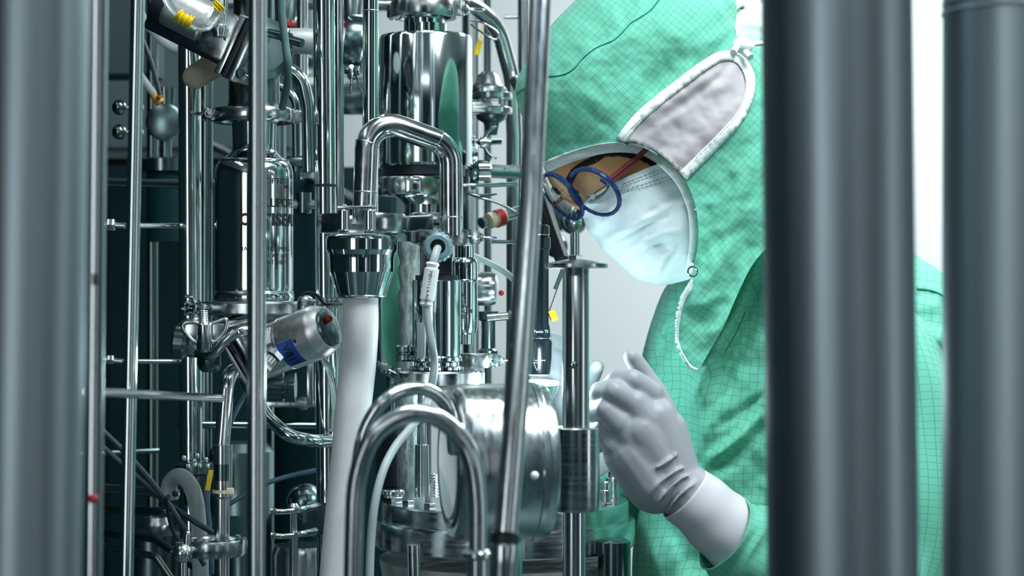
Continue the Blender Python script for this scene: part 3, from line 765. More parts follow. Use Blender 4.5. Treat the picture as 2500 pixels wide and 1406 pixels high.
# gloves
g = MB(); capsules(g, hand_segs(near_pal, near_dig, 1.0), 20)
ball(g, P(1578, 1085, 2.088), 0, ([D(-.35, -1), Y_, D(1, -.35)], [S(128, 2.08), .030, S(100, 2.08)]), 30, 20)
capsules(g, [(P(1545, 1105, 2.09), S(74, 2.08), P(1600, 1180, 2.09), S(76, 2.08)), (P(1652, 1180, 2.088), S(68, 2.08), P(1690, 1215, 2.088), S(74, 2.08))])
# creases at the wrist and knuckles: thin rolls of latex
def roll(pts, r): 
    pth = spline(pp(pts), 6); sweep(g, pth, [r*math.sin(PI*(i+.6)/(len(pth)+.2))+.0003 for i in range(len(pth))], 8)
roll([(1700, 1133, 2.065), (1650, 1150, 2.058), (1600, 1190, 2.056), (1585, 1235, 2.068)], .0016)
roll([(1712, 1150, 2.065), (1660, 1170, 2.056), (1615, 1215, 2.056), (1600, 1252, 2.068)], .0018)
roll([(1724, 1165, 2.07), (1680, 1190, 2.056), (1640, 1230, 2.056), (1622, 1270, 2.07)], .0019)
roll([(1590, 1150, 2.055), (1640, 1120, 2.057), (1670, 1090, 2.062)], .0016)
glove = fuse(g, 'glove', glovem, person, .0017, 11, .6); glove['label'] = 'pale grey latex glove on the raised near hand'
g = MB(); capsules(g, hand_segs(far_pal, far_dig, 1.0), 20); g2 = fuse(g, 'glove', glovem, person, .0022, 5, .55); g2['label'] = 'pale grey latex glove gripping the black torch'
# boots
for dy in (-.10, .10):
    c = Vector((hip.x, hip.y+dy, 0)); mb = MB()
    capsules(mb, [(c+Vector((.01, 0, .062)), .058, c+Vector((-.16, 0, .045)), .043), (c+Vector((0, 0, .06)), .058, c+Vector((0, 0, .34)), .066)])
    fuse(mb, 'boot', bootm, person, .006, 3)

# glasses, child of the person
def rim(C, major_px, n, ratio=1.0, R=.030, name='glasses'):
    n = n.normalized(); U = (major_px-n*major_px.dot(n)).normalized(); V = n.cross(U)
    return C, U, V, n, R
LN = P(1452, 468, 2.158); nN = Vector((-.50, -.60, -.62))
LF = P(1373, 479, 2.188); nF = Vector((-.70, -.40, -.60))
gl = MB()
def rimring(mb, C, n, maj, R):
    n = n.normalized(); U = (maj-n*maj.dot(n)).normalized(); V = n.cross(U); N = 72; pth = []
    path = [C+(U*math.cos(2*PI*i/N)+V*math.sin(2*PI*i/N)*.97)*R for i in range(N+1)]
    tang = None; vs = []; fs = []
    sec = [(0.0, -.0026), (.0026, -.0024), (.0034, 0), (.0026, .0024), (0, .0026), (-.0012, .0012), (-.0012, -.0012)]; k = len(sec)
    for i in range(N):
        d = (path[i]-C).normalized()
        bmp = .00035*(1 if i % 3 == 0 else 0)
        for rr, h in sec: vs.append(path[i]+d*(rr+(bmp if rr > .002 else 0))+n*h)
    for i in range(N):
        for j in range(k): q_ = (j+1) % k; i2 = (i+1) % N; fs.append((i*k+j, i*k+q_, i2*k+q_, i2*k+j))
    mb.add(vs, fs); return U, V, n
U1, V1, n1 = rimring(gl, LN, nN, Vector((.79, 0, -.61)), .0296)
U2, V2, n2 = rimring(gl, LF, nF, Vector((.72, 0, -.69)), .0290)
bridge = spline([LF+(LN-LF).normalized()*.024+Vector((0, 0, .004)), (LF+LN)/2+f_*.004+Vector((0, 0, .0045)), LN-(LN-LF).normalized()*.0285+Vector((0, 0, .006))], 6)
sweep(gl, bridge, .0024, 8)
hinge = P(1478, 443, 2.150)
sweep(gl, [P(1470, 436, 2.152), P(1484, 446, 2.146), P(1490, 441, 2.148)], .0026, 8)
glasses = gl.build('glasses', framem, person); glasses['label'] = 'round glasses with blue speckled rims and dark red temples'
for C, U, V, n in ((LN, U1, V1, n1), (LF, U2, V2, n2)):
    mb = MB(); vs = []; fs = []; N = 40; Rl = .0288
    for side in (1, -1):
        for j in range(6):
            rr = Rl*(1-j/6)
            for i in range(N):
                a = 2*PI*i/N; h = (.0020*side+.0022*(1-(rr/Rl)**2))
                vs.append(C+(U*math.cos(a)+V*math.sin(a)*.97)*rr+n*h)
        vs.append(C+n*(.0020*side+.0022))
    m_ = 6*N+1
    for sd_ in range(2):
        o = sd_*m_
        for j in range(5):
            for i in range(N): q_ = (i+1) % N; fs.append((o+j*N+i, o+j*N+q_, o+(j+1)*N+q_, o+(j+1)*N+i))
        for i in range(N): fs.append((o+5*N+i, o+5*N+(i+1) % N, o+6*N))
    for i in range(N): fs.append((i, (i+1) % N, m_+(i+1) % N, m_+i))
    mb.add(vs, fs); mb.build('lens', lensm, glasses, ang=50)
both2 = bvh_of(body, mask)
for side, a in ((1, [(1490, 438), (1520, 414), (1555, 386), (1590, 352)]),):
    pts = []
    for i, (x, y) in enumerate(a):
        h = hitY(both2, x, y) or 2.16; pts.append(P(x, y, min(h-.004, 2.148+.004*i)))
    mb = MB(); pth = spline(pts, 8); sweep(mb, pth, lerp_list([.0030, .0034, .003], len(pth)), 10); mb.build('temple', redframe, glasses)
mb = MB(); sweep(mb, spline([LF-s_*.026+f_*.0, LF-s_*.040-f_*.03, LF-s_*.044-f_*.10]), .0026, 10); mb.build('temple', redframe, glasses)
for sg, C in ((1, LN), (-1, LF)):
    mb = MB(); c = (LN+LF)/2; p = c+(C-c)*.42-f_*.006-u_*.008; sweep(mb, [C+(c-C)*.45, p], .0007, 6); ball(mb, p, .003); mb.build('nose_pad', clearm, glasses)
# ------------------------------------------------------------------ machine fittings
def one(name, mb, m, label, cat, group=None, ang=35):
    return tag(mb.build(name, m, ang=ang), label, cat, group)
def pipe(name, pts, rpx, m, label, cat='pipe', fil=40, group=None, n=20, welds=(), capped=True):
    """bent pipe through picture points (x, y, distance); welds = fractions of its length with a bead"""
    P3 = pp(pts); Ym = sum(p.y for p in P3)/len(P3); path = fillet(P3, S(fil, Ym)) if len(P3) > 2 else P3
    mb = MB(); sweep(mb, path, S(rpx, Ym), n, capped)
    o = tag(mb.build(name, m), label, cat, group)
    if welds:
        L = [0]
        for a, b in zip(path[:-1], path[1:]): L.append(L[-1]+(b-a).length)
        for w_ in welds:
            d = w_*L[-1]; i = max(k for k in range(len(L)) if L[k] <= d); i = min(i, len(path)-2)
            p = path[i]+(path[i+1]-path[i]).normalized()*(d-L[i]); t = (path[i+1]-path[i]).normalized()
            wb = MB(); torus(wb, p, t, S(rpx, Ym), S(1.6, Ym), 36, 8); wb.build('weld_bead', weld, o)
    return o
def smooth_pipe(name, pts, rpx, m, label, cat, n=32):
    path = spline(pp(pts), 14); mb = MB(); sweep(mb, path, S(rpx, pts[0][2]), n); return tag(mb.build(name, m), label, cat)
def mount(o, A, B, r=.008):
    mb = MB(); cyl(mb, A, B, r, 16); mb.build('mount_arm', dsteel, o); return o
def hose(name, pts, rpx, m, label, cat='hose', n=14, group=None, seg=8):
    P3 = pp(pts); path = spline(P3, seg); Ym = sum(p.y for p in P3)/len(P3); mb = MB()
    r = [S(v, Ym) for v in lerp_list(rpx, len(path))] if isinstance(rpx, (list, tuple)) else S(rpx, Ym)
    sweep(mb, path, r, n); return tag(mb.build(name, m), label, cat, group)

def wing_nut(parent, A, ax, side, s=1.0):
    """wing nut with its hub on A, wings along side"""
    ax = ax.normalized(); side = (side-ax*side.dot(ax)).normalized(); mb = MB()
    lathe(mb, A, ax, [(0, .0055*s), (.002*s, .0062*s), (.010*s, .0050*s), (.012*s, .0042*s)], 20)
    for sg in (-1, 1):
        path = [A+side*sg*.004*s+ax*.004*s, A+side*sg*.010*s+ax*.007*s, A+side*sg*.0155*s+ax*.013*s, A+side*sg*.0165*s+ax*.0175*s]
        sweep(mb, spline(path, 5), lerp_list([.0034*s, .0036*s, .0034*s, .0022*s], 16), 10, sq=.5)
    return mb.build('wing_nut', cast, parent)
def thread(parent, A, B, r, name='bolt', m=None, pitch=.0015):
    ax = B-A; L = ax.length; n = max(3, int(L/pitch)); prof = []
    for i in range(n): prof += [(i*L/n, r*.86), ((i+.5)*L/n, r)]
    prof.append((L, r*.84)); mb = MB(); lathe(mb, A, ax, prof, 16); return mb.build(name, m or satin, parent)
def triclamp(name, C, ax, R, h, bolt_dir, label, group=None, m=None, wing=1.0, both=True, nut_up=True):
    """hinged two-half clamp round a pipe joint: halves, hinge block, swing bolt, wing nut, gasket"""
    m = m or cast; ax = ax.normalized(); bd = (bolt_dir-ax*bolt_dir.dot(ax)).normalized(); t = ax.cross(bd)
    r0 = root(name, C, label, 'clamp', group)
    sec = [(R*.74, -h*.28), (R*.80, -h*.46), (R*.97, -h*.5), (R*1.0, -h*.36), (R*1.0, h*.36), (R*.97, h*.5), (R*.80, h*.46), (R*.74, h*.28)]
    for sg in (0, 1):
        mb = MB(); arc(mb, C, ax, bd, .07+sg*PI, PI-.07+sg*PI, sec, 30)
        d = 1 if sg == 0 else -1
        c = C+bd*(R*1.06)+t*d*R*.11; obox(mb, c, bd, ax, R*.16, R*.075, h*.42, R*.02)
        c = C-bd*(R*1.04)+t*d*R*.09; obox(mb, c, bd, ax, R*.11, R*.065, h*.40, R*.02)
        mb.build('clamp_half', m, r0)
    mb = MB(); cyl(mb, C-bd*R*1.07-ax*h*.5, C-bd*R*1.07+ax*h*.5, R*.055, 12); mb.build('hinge_pin', satin, r0)
    A = C+bd*R*1.14-t*R*.32; B = C+bd*R*1.14+t*R*.62
    thread(r0, A, B, max(.0028, h*.16))
    wing_nut(r0, C+bd*R*1.14+t*R*.19, t, bd, wing)
    mb = MB(); lathe(mb, C-ax*h*.2, ax, [(0, R*.80), (h*.4, R*.80)], 32); mb.build('gasket', rubber, r0)
    return r0
def ferrule(mb, C, ax, rp, rf, h):
    """flanged pipe end"""
    lathe(mb, C-ax*h, ax, [(0, rp), (h*.5, rp), (h*.9, rf*.8), (h, rf*.8)], 32)
def bolt_head(parent, C, ax, r, h, name='bolt'):
    mb = MB(); hexa(mb, C, ax, r, h); lathe(mb, C-ax.normalized()*h*.2, ax, [(0, r*1.25), (h*.2, r*1.25)], 20); return mb.build(name, satin, parent)

# ---- machine tank, its lid, and the dark cabinets that carry the piping
LC = P(1232, 1262, 2.26); LR = S(318, 2.26)
tank = root('reactor_tank', Vector((LC.x, LC.y, 0)), 'wide steel tank on legs under the flat lid, at the bottom middle', 'tank')
mb = MB(); zt = LC.z-.045
lathe(mb, Vector((LC.x, LC.y, .35)), Z_, [(0, .05), (.02, LR*.6), (.08, LR*.90), (.14, LR*.94), (zt-.35-.02, LR*.94), (zt-.35, LR*.96)], 72); mb.build('shell', vary(mat('tank_steel', (.66, .70, .70), .5, .8), (60, 60, 60), .7, 1.15, .35, .6, .4, .002), tank)
for a in range(3):
    mb = MB(); d = Vector((math.cos(a*2.09+.5), math.sin(a*2.09+.5), 0))*LR*.8; cyl(mb, Vector((LC.x, LC.y, 0))+d, Vector((LC.x, LC.y, .5))+d, .018, 20); mb.build('leg', satin, tank)
lid = root('vessel_cover', Vector((LC.x, LC.y, zt)), 'round flat steel tank lid with a thick rim and stamped code', 'lid')
mb = MB(); t_ = .052
lathe(mb, Vector((LC.x, LC.y, LC.z-.030)), Z_, [(0, LR*.955), (.0, LR*.99), (.002, LR), (.027, LR), (.030, LR*.99), (.030, LR*.955)], 96); mb.build('clamp_rim', hsatin, lid)
mb = MB(); lathe(mb, Vector((LC.x, LC.y, LC.z-.006)), Z_, [(0, LR*.95), (.024, LR*.95), (.026, LR*.94)], 96); mb.build('lid_plate', hsatin, lid)
fr = Vector((-.62, -.78, 0)).normalized()
text_flat('stamp', 'C6', .013, Vector((LC.x, LC.y, LC.z-.021))+Vector((math.sin(-.655), -math.cos(-.655), 0))*LR, X_, Z_, mat('stamp_shadow', (.20, .23, .24), .5, 1), lid, wrap=(Vector((LC.x, LC.y, 0)), Z_, LR), bold=.0004)
for i in range(9):
    a = -2.9+i*.31
    mb = MB(); c = Vector((LC.x, LC.y, LC.z+.020))+Vector((math.cos(a), math.sin(a), 0))*LR*.84; hexa(mb, c, Z_, .007, .006); mb.build('bolt', satin, lid)

def box_thing(name, lo, hi, m, label, cat='cabinet', bev=.004, details=None):
    c = (Vector(lo)+Vector(hi))/2; h = (Vector(hi)-Vector(lo))/2
    r0 = root(name, Vector((c.x, c.y, lo[2])), label, cat); mb = MB(); obox(mb, c, X_, Z_, h.x, h.y, h.z, bev); mb.build('carcass', m, r0)
    nn = max(1, int(h.x*2/.5))
    for i in range(nn):
        mb = MB(); w_ = h.x*2/nn; cx = lo[0]+w_*(i+.5); obox(mb, Vector((cx, lo[1]-.009, c.z)), X_, Z_, w_/2-.006, .009, h.z-.02, .003); d = mb.build('door', m, r0)
        mb = MB(); cyl(mb, Vector((cx+w_/2-.05, lo[1]-.03, c.z-.08)), Vector((cx+w_/2-.05, lo[1]-.03, c.z+.08)), .006, 12)
        for z in (-.07, .07): cyl(mb, Vector((cx+w_/2-.05, lo[1]-.03, c.z+z)), Vector((cx+w_/2-.05, lo[1]-.015, c.z+z)), .004, 8)
        mb.build('handle', satin, d)
    return r0
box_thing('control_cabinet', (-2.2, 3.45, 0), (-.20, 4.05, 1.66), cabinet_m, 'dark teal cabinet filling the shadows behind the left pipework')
box_thing('wall_dimming_cabinet', (-2.2, 3.85, 1.70), (-.42, 4.18, 2.75), vary(mat('dimmed_wall_grey', (.10, .16, .165), .4), (2, 2, 2), .9, 1.1), 'added grey green cabinet dimming the white wall at the top left, blurred')  # added in front of the white wall; its grey stands for shade there
# steel frame of the machine: uprights from floor to ceiling and rails that hold the piping
def upright(px, Y, rpx, m, label, px2=None, group=None, name='upright_tube', n=28, cat='tube'):
    a = P(px, 0, Y); b_ = P(px if px2 is None else px2, 1406, Y); d = (b_-a)/(b_.z-a.z)
    top = a+d*(2.8-a.z); bot = a+d*(0-a.z); mb = MB(); cyl(mb, bot, top, S(rpx, Y), n); return one(name, mb, m, label, cat, group)

# ---- foreground columns and tubes
c1 = upright(2042, 1.25, 183, column_m, 'thick brushed steel column in front of the person\'s shoulder', 2057, name='steel_column', n=96, cat='column')
mb = MB(); obox(mb, P(2226, 30, 1.25)+Vector((-.003, -.006, 0)), X_, Z_, .0022, .002, .003, .0005); mb.build('rivet', satin, c1)
c2 = upright(2488, 1.30, 184, column_m, 'thick dark steel column at the right edge with a ring lip on top', 2488, name='steel_column', n=96, cat='column')
for y, hh in ((32, 5), (8, 3)):
    mb = MB(); torus(mb, P(2488, y, 1.30), Z_, S(184, 1.30), S(hh, 1.3), 96, 10); mb.build('ring_lip', column_m, c2)
c3 = upright(88, 1.12, 130, column_m, 'wide blurred steel column at the left edge', 66, name='steel_column', n=96, cat='column')
t1 = upright(240, 1.42, 23, satin, 'slim steel tube beside the left column, with a red cap', 226)
mb = MB(); lathe(mb, P(234, 1214, 1.42)+Vector((0, -.0075, 0)), -Y_, [(0, .0034), (.003, .0034), (.0045, .002)], 20); mb.build('red_cap', red, t1)
mb = MB(); obox(mb, P(236, 682, 1.42)+Vector((0, -.0068, 0)), X_, Z_, .0016, .001, .0042, .0006); mb.build('plug', rubber, t1)
upright(336, 1.78, 17, steel, 'thin polished tube, second from the left edge', 308)
upright(628, 1.62, 23, satin, 'steel tube crossing in front of the lettered filter housing', 625)
t4 = upright(791, 2.20, 27, steel, 'polished tube left of the bent pipe, with a black band', 801)
mb = MB(); lathe(mb, P(794, 450, 2.20), -Z_, [(0, S(28.5, 2.20)), (S(7, 2.20), S(28.5, 2.20))], 28); mb.build('band', rubber, t4)
upright(827, 2.34, 12, satin, 'narrow dull tube just behind the banded tube', 830)
pipe('drop_pipe', [(905, -60, 2.15), (904, 560, 2.15)], 19.5, steel, 'straight polished pipe dropping behind the bent pipe', welds=(.14,))
upright(1190, 3.05, 9, dsteel, 'dark thin post against the white wall', 1192)
upright(1150, 3.2, 22, satin, 'pale tube against the white wall, right of the big vessel', 1152)
upright(1278, 2.85, 14, satin, 'grey tube against the white wall beside the curved pipe', 1280)
# leaning rod
lr = root('leaning_rod', P(1234, 1300, 1.48), 'blurred steel rod leaning in front of the hood', 'rod')
mb = MB(); sweep(mb, pp([(1329, -120, 1.60), (1320, 0, 1.58), (1296, 470, 1.54), (1262, 950, 1.50), (1234, 1300, 1.48)]), lerp_list([S(27, 1.6), S(27, 1.58), S(28, 1.54), S(31, 1.5), S(29, 1.48)], 5), 28); mb.build('shaft', satin, lr)
mb = MB(); lathe(mb, P(1234, 1300, 1.48), D(-.05, 1), [(0, S(34, 1.48)), (S(24, 1.48), S(36, 1.48))], 32); mb.build('gasket', rubber, lr)
mb = MB(); lathe(mb, P(1232, 1322, 1.48), D(-.05, 1), [(0, S(34, 1.48)), (S(10, 1.48), S(38, 1.48)), (S(50, 1.48), S(34, 1.48)), (S(500, 1.48), S(33, 1.48))], 32); mb.build('socket', satin, lr)

# ---- looped handles and the can behind
smooth_pipe('looped_handle', [(860, 1500, 1.52), (864, 1300, 1.52), (872, 1170, 1.52), (905, 1075, 1.52), (960, 1025, 1.525), (1015, 1009, 1.53), (1070, 1022, 1.535), (1122, 1066, 1.54), (1153, 1130, 1.54), (1165, 1220, 1.54), (1166, 1345, 1.54)], 23, satin, 'large looped steel tube handle, nearer and lower of the two', 'handle')
mb = MB(); lathe(mb, P(1166, 1340, 1.54), -Z_, [(0, S(24, 1.54)), (S(8, 1.54), S(38, 1.54)), (S(18, 1.54), S(38, 1.54)), (S(26, 1.54), S(27, 1.54)), (S(300, 1.54), S(27, 1.54))], 32); one('pipe_socket', mb, satin, 'flanged steel socket under the right leg of the front loop', 'socket')
smooth_pipe('looped_handle', [(866, 1500, 1.66), (868, 1250, 1.66), (876, 1120, 1.66), (896, 1040, 1.66), (935, 982, 1.66), (985, 953, 1.67), (1035, 950, 1.68), (1075, 972, 1.69), (1100, 1020, 1.70), (1108, 1100, 1.73)], 17, satin, 'smaller looped steel tube handle, behind the front loop', 'handle')
can = root('motor_can', P(1200, 1130, 1.80), 'shiny horizontal steel can behind the looped handles', 'motor')
ax = Vector((1, .20, 0)).normalized(); R_ = S(188, 1.80); A = P(1098, 1130, 1.76)
mb = MB(); lathe(mb, A, ax, [(0, R_*.80), (.0, R_*.93), (.004, R_*.985), (.010, R_), (.078, R_), (.084, R_*.985), (.086, R_*.95)], 96); mb.build('drum', satin, can)
mb = MB(); lathe(mb, A-ax*.002, ax, [(0, .01), (0, R_*.70), (.002, R_*.72), (.006, R_*.72)], 64); mb.build('end_plate', steel, can)
mb = MB(); torus(mb, A, ax, R_*.80, .0022, 64); mb.build('end_ring', dsteel, can)
mb = MB(); lathe(mb, A+ax*.070, ax, [(0, R_*1.0), (.001, R_*1.015), (.006, R_*1.015), (.007, R_)], 96); mb.build('band', satin, can)
mb = MB(); ball(mb, P(1290, 1148, 1.74)+Vector((0, -.128, 0))*0+Vector((0, -.0, 0)), .0045); 
h_ = A+ax*.062+Vector((ax.y, -ax.x, 0))*R_*.995; mb = MB(); ball(mb, h_-Z_*.006, .0038); mb.build('rivet', mat('white_rivet', (.9, .93, .93), .3), can)
mb = MB(); cyl(mb, A+ax*.045-Z_*R_*.96, A+ax*.045-Z_*1.35, .02, 24); mb.build('stand', satin, can)

# ---- lettered filter housing
fh = root('filter_housing', P(620, 740, 2.20), 'bottle-shaped polished filter housing with black lettering, behind the front tube', 'filter housing')
mb = MB(); vl(mb, 620, 2.20, [(288, 62), (296, 62), (300, 55), (350, 53), (366, 54), (374, 58), (384, 70), (394, 84), (404, 91), (420, 95), (440, 95.5), (700, 95.5), (712, 94), (716, 97), (728, 98), (735, 96)], 96); mb.build('bowl', steel, fh)
for y in (392, 712):
    mb = MB(); torus(mb, P(620, y, 2.20), Z_, S(84 if y < 500 else 95, 2.2), S(1.8, 2.2), 80, 8); mb.build('weld_bead', satin, fh)
R6 = S(95.5, 2.2); AX = (P(620, 700, 2.2), Z_, R6)
def fh_text(s, py, size, a0, bold=0, sp=1.0):
    c = P(620, py, 2.2); O = Vector((c.x+R6*math.sin(a0), c.y-R6*math.cos(a0), c.z))
    rgt = Vector((math.cos(a0), math.sin(a0), 0)); text_flat('lettering', s, size, O, rgt, Z_, ink, fh, bold, sp, wrap=AX)
fh_text('OPT02', 452, .0088, .40, 0, 1.15)
fh_text('MILLIPORE', 508, .0136, .10, .0001, .92)
fh_text('OPTISEAL', 552, .0180, -.26, .0007, 1.06)
fh_text('MAX SERVICE PRESS', 614, .0066, -.26, 0, 1.1)
fh_text('5.5 BAR AT 40\u00b0C', 631, .0066, -.05, 0, 1.15)
fh_text('80 PSI AT 104\u00b0F', 646, .0066, -.05, 0, 1.15)
triclamp('pipe_clamp', P(620, 283, 2.20), Z_, S(100, 2.2), S(34, 2.2), Vector((-1, -.25, 0)), 'steel clamp on the neck of the lettered filter housing', wing=1.1)
mb = MB(); vl(mb, 620, 2.20, [(-80, 50), (150, 50), (190, 62), (250, 62), (264, 66), (276, 70)], 56); one('dark_manifold', mb, dsteel, 'dark steel head above the lettered filter housing', 'fitting')
mb = MB(); vl(mb, 620, 2.20, [(735, 118), (742, 126), (756, 126), (764, 116), (772, 100), (800, 74), (830, 60), (850, 56), (900, 50)], 72); one('flared_reducer', mb, cast, 'round flared base under the lettered filter housing', 'fitting')
triclamp('pipe_clamp', P(628, 752, 2.20), Z_, S(150, 2.2), S(32, 2.2), Vector((-1, -.5, 0)), 'wide steel clamp round the base of the lettered filter housing', wing=1.0)

# ---- bent pipe and the cup clamp under it
pipe('bent_pipe', [(888, 545, 2.06), (898, 282, 2.07), (1100, 356, 2.10), (1101, 575, 2.10)], 29, vary(mat('hand_polished_steel', (.66, .70, .70), .16, 1), (30, 30, 60), .85, 1.1, .1, .24, .15, .0004), 'thick bent steel pipe arching over in the middle', fil=64, n=48, welds=(.115, .30, .62, .93))
cc = root('cup_clamp', P(885, 560, 2.06), 'two-bolt steel clamp holding the cup fitting above the white hose', 'clamp')
CC = P(885, 546, 2.06); h = S(46, 2.06); R = S(106, 2.06)
for sg in (0, 1):
    mb = MB(); arc(mb, CC, Z_, -Y_, .34 if sg == 0 else PI+.03, PI-.03 if sg == 0 else 2*PI-.34, [(R*.72, -h*.3), (R*.78, -h*.5), (R*.98, -h*.5), (R, -h*.42), (R, h*.42), (R*.98, h*.5), (R*.78, h*.5), (R*.72, h*.3)], 40)
    mb.build('clamp_half', cast, cc)
for x in (848, 910):
    mb = MB(); cyl(mb, P(x, 516, 2.06)+Vector((0, -R*.98, 0)), P(x, 566, 2.06)+Vector((0, -R*.98, 0)), S(15, 2.0), 28, .001); mb.build('barrel', satin, cc)
    mb = MB(); A = P(x, 512, 2.06)+Vector((0, -R*.98, 0)); lathe(mb, A, Z_, [(0, S(10, 2)), (S(5, 2), S(10, 2)), (S(9, 2), S(5, 2))], 18); lathe(mb, A-Z_*S(64, 2), -Z_, [(0, S(9, 2)), (S(5, 2), S(8, 2))], 18); mb.build('bolt', satin, cc)
for y in (510, 576):
    mb = MB(); obox(mb, P(879, y, 2.06)+Vector((0, -R*.98, 0)), X_, Z_, S(46, 2.06), S(12, 2.06), S(3.2, 2.06), .0008); mb.build('link_plate', satin, cc)
mb = MB(); vl(mb, 879, 2.06-R*.8, [(508, 15), (530, 12), (540, 9)], 24); mb.build('wedge', satin, cc)
cup = root('cup_fitting', P(882, 720, 2.06), 'polished steel cup tapering onto the white hose', 'fitting')
mb = MB(); vl(mb, 882, 2.06, [(572, 70), (578, 86), (584, 88), (610, 88), (622, 82), (634, 80), (650, 80), (664, 79), (716, 62), (724, 60), (727, 56)], 8*9); mb.build('cup_body', steel, cup, ang=12)
mb = MB(); torus(mb, P(882, 722, 2.06), Z_, S(60, 2.06), S(2.2, 2.06), 60, 8); mb.build('lip', satin, cup)
hose('white_hose', [(880, 715, 2.06), (880, 800, 2.06), (873, 900, 2.07), (862, 1000, 2.07), (846, 1150, 2.07), (830, 1290, 2.07), (812, 1480, 2.07), (800, 1700, 2.07)], [43, 44, 44.5, 44, 42, 40, 38, 36], hosewhite, 'thick white braided hose hanging from the steel cup', n=40, seg=12)

# ---- big vessel
bv = root('steel_vessel', P(1037, 430, 2.42), 'large polished cylindrical vessel behind the bent pipe', 'vessel')
mb = MB(); vl(mb, 1040, 2.42, [(60, 52), (84, 52), (86, 100), (89, 110), (97, 114), (400, 114), (408, 112), (412, 96)], 96); mb.build('shell', steel, bv)
mb = MB(); vl(mb, 1036, 2.42, [(-60, 50), (84, 50)], 48); mb.build('neck', steel, bv)
mb = MB(); vl(mb, 1036, 2.42, [(410, 100), (430, 100)], 64); mb.build('gasket', rubber, bv)
mb = MB(); vl(mb, 1036, 2.42, [(478, 70), (484, 60), (500, 48), (640, 46)], 48); mb.build('outlet', steel, bv)
mb = MB(); obox(mb, P(1143, 112, 2.42)+Vector((-.003, -.012, 0)), X_, Z_, .0035, .001, .006, .0004); mb.build('sticker', tape_m, bv)
triclamp('pipe_clamp', P(1036, 24, 2.42), Z_, S(82, 2.42), S(42, 2.42), Vector((1, -.35, 0)), 'steel clamp on the neck of the large polished vessel', wing=1.2)
triclamp('pipe_clamp', P(1000, 456, 2.40), Z_, S(84, 2.40), S(44, 2.40), Vector((-1, .3, 0)), 'steel clamp under the large polished vessel', wing=1.0)
mb = MB(); obox(mb, P(1010, 452, 2.345), X_, Z_, S(20, 2.3), S(16, 2.3), S(22, 2.3), .003); mb.rot = 0
one('square_fitting', mb, steel, 'small square steel block on the clamp under the large vessel', 'fitting')

# curved pipe at the right of the vessel
pipe('curved_pipe', [(1060, 6, 2.62), (1150, 8, 2.66), (1215, 60, 2.70), (1250, 190, 2.72), (1256, 330, 2.72), (1256, 1000, 2.72)], 20, satin, 'dark curved pipe bending down behind the leaning rod', fil=120, n=30)
mb = MB(); lathe(mb, P(1264, 184, 2.70), D(.28, 1), [(0, S(14, 2.7)), (S(6, 2.7), S(22, 2.7)), (S(24, 2.7), S(22, 2.7)), (S(32, 2.7), S(14, 2.7))], 24); one('pipe_union', mb, satin, 'bright union ring on the curved pipe above the hood tip', 'fitting')
mb = MB(); cyl(mb, P(1232, 42, 2.95), P(1276, 42, 2.95), S(4.5, 2.95), 14); cyl(mb, P(1232, 42, 2.95), P(1232, 42, 4.15), S(3, 2.95), 10); one('wall_hook', mb, satin, 'short steel peg sticking out near the top of the white wall', 'peg')
hose('tag_loop', [(1150, 60, 2.62), (1190, 88, 2.6), (1212, 96, 2.6), (1214, 78, 2.6), (1180, 56, 2.6), (1150, 50, 2.62)], 2.5, satin, 'thin bent wire lever off the top vessel clamp', 'lever')
mb = MB(); obox(mb, P(1168, 116, 2.62), D(.25, -1), Y_, S(19, 2.6), S(7, 2.6), .0012, .001); cyl(mb, P(1172, 96, 2.62), P(1176, 60, 2.62), .0008, 6); one('yellow_tag', mb, yellow, 'yellow tag hanging right of the large vessel', 'tag')

# diaphragm valve blob right of vessel
dv = root('diaphragm_valve', P(1200, 240, 2.6), 'bright blurred valve with two round flanges between the vessel and the hood', 'valve')
mb = MB(); vl(mb, 1192, 2.6, [(176, 16), (186, 28), (205, 34), (214, 44), (226, 46), (236, 46), (240, 30)], 40); mb.build('bonnet', satin, dv)
for y in (226, 262):
    mb = MB(); vl(mb, 1202, 2.58, [(y, 46), (y+3, 49), (y+14, 49), (y+18, 44)], 40); mb.build('flange', cast, dv)
for i in range(4):
    a = i*PI/2+.6; mb = MB(); c = P(1202, 246, 2.58)+Vector((math.cos(a), math.sin(a), 0))*S(38, 2.58); cyl(mb, c-Z_*.012, c+Z_*.016, S(6, 2.58), 12); mb.build('bolt', steel, dv)
mb = MB(); vl(mb, 1200, 2.6, [(280, 40), (292, 34), (300, 20), (330, 14)], 32); mb.build('body', dsteel, dv)
mb = MB(); cyl(mb, P(1140, 262, 2.5), P(1190, 262, 2.58), S(16, 2.55), 24); mb.build('branch', satin, dv)

# wing nut + side pipe + lever
sp_ = root('branch_port', P(1190, 415, 2.52), 'pipe stub and clamp sticking out right of the vessel toward the rod', 'fitting')
mb = MB(); cyl(mb, P(1150, 416, 2.50), P(1300, 422, 2.54), S(17, 2.5), 30); mb.build('pipe_stub', satin, sp_)
mb = MB(); lathe(mb, P(1166, 416, 2.5), X_, [(0, S(17, 2.5)), (.002, S(26, 2.5)), (.016, S(26, 2.5)), (.018, S(18, 2.5))], 32); mb.build('sleeve', steel, sp_)
triclamp('pipe_clamp', P(1158, 408, 2.48), X_, S(48, 2.5), S(20, 2.5), Vector((0, -.4, 1)), 'steel clamp with a raised wing nut on the side port right of the vessel', m=dsteel, wing=1.0)
wn = root('wing_screw', P(1190, 348, 2.5), 'dark wing screw standing out right of the vessel, above the side port', 'wing screw')
thread(wn, P(1150, 348, 2.5), P(1225, 345, 2.5), S(8, 2.5), 'screw', dsteel); wing_nut(wn, P(1172, 348, 2.5), X_, Z_, 1.2)
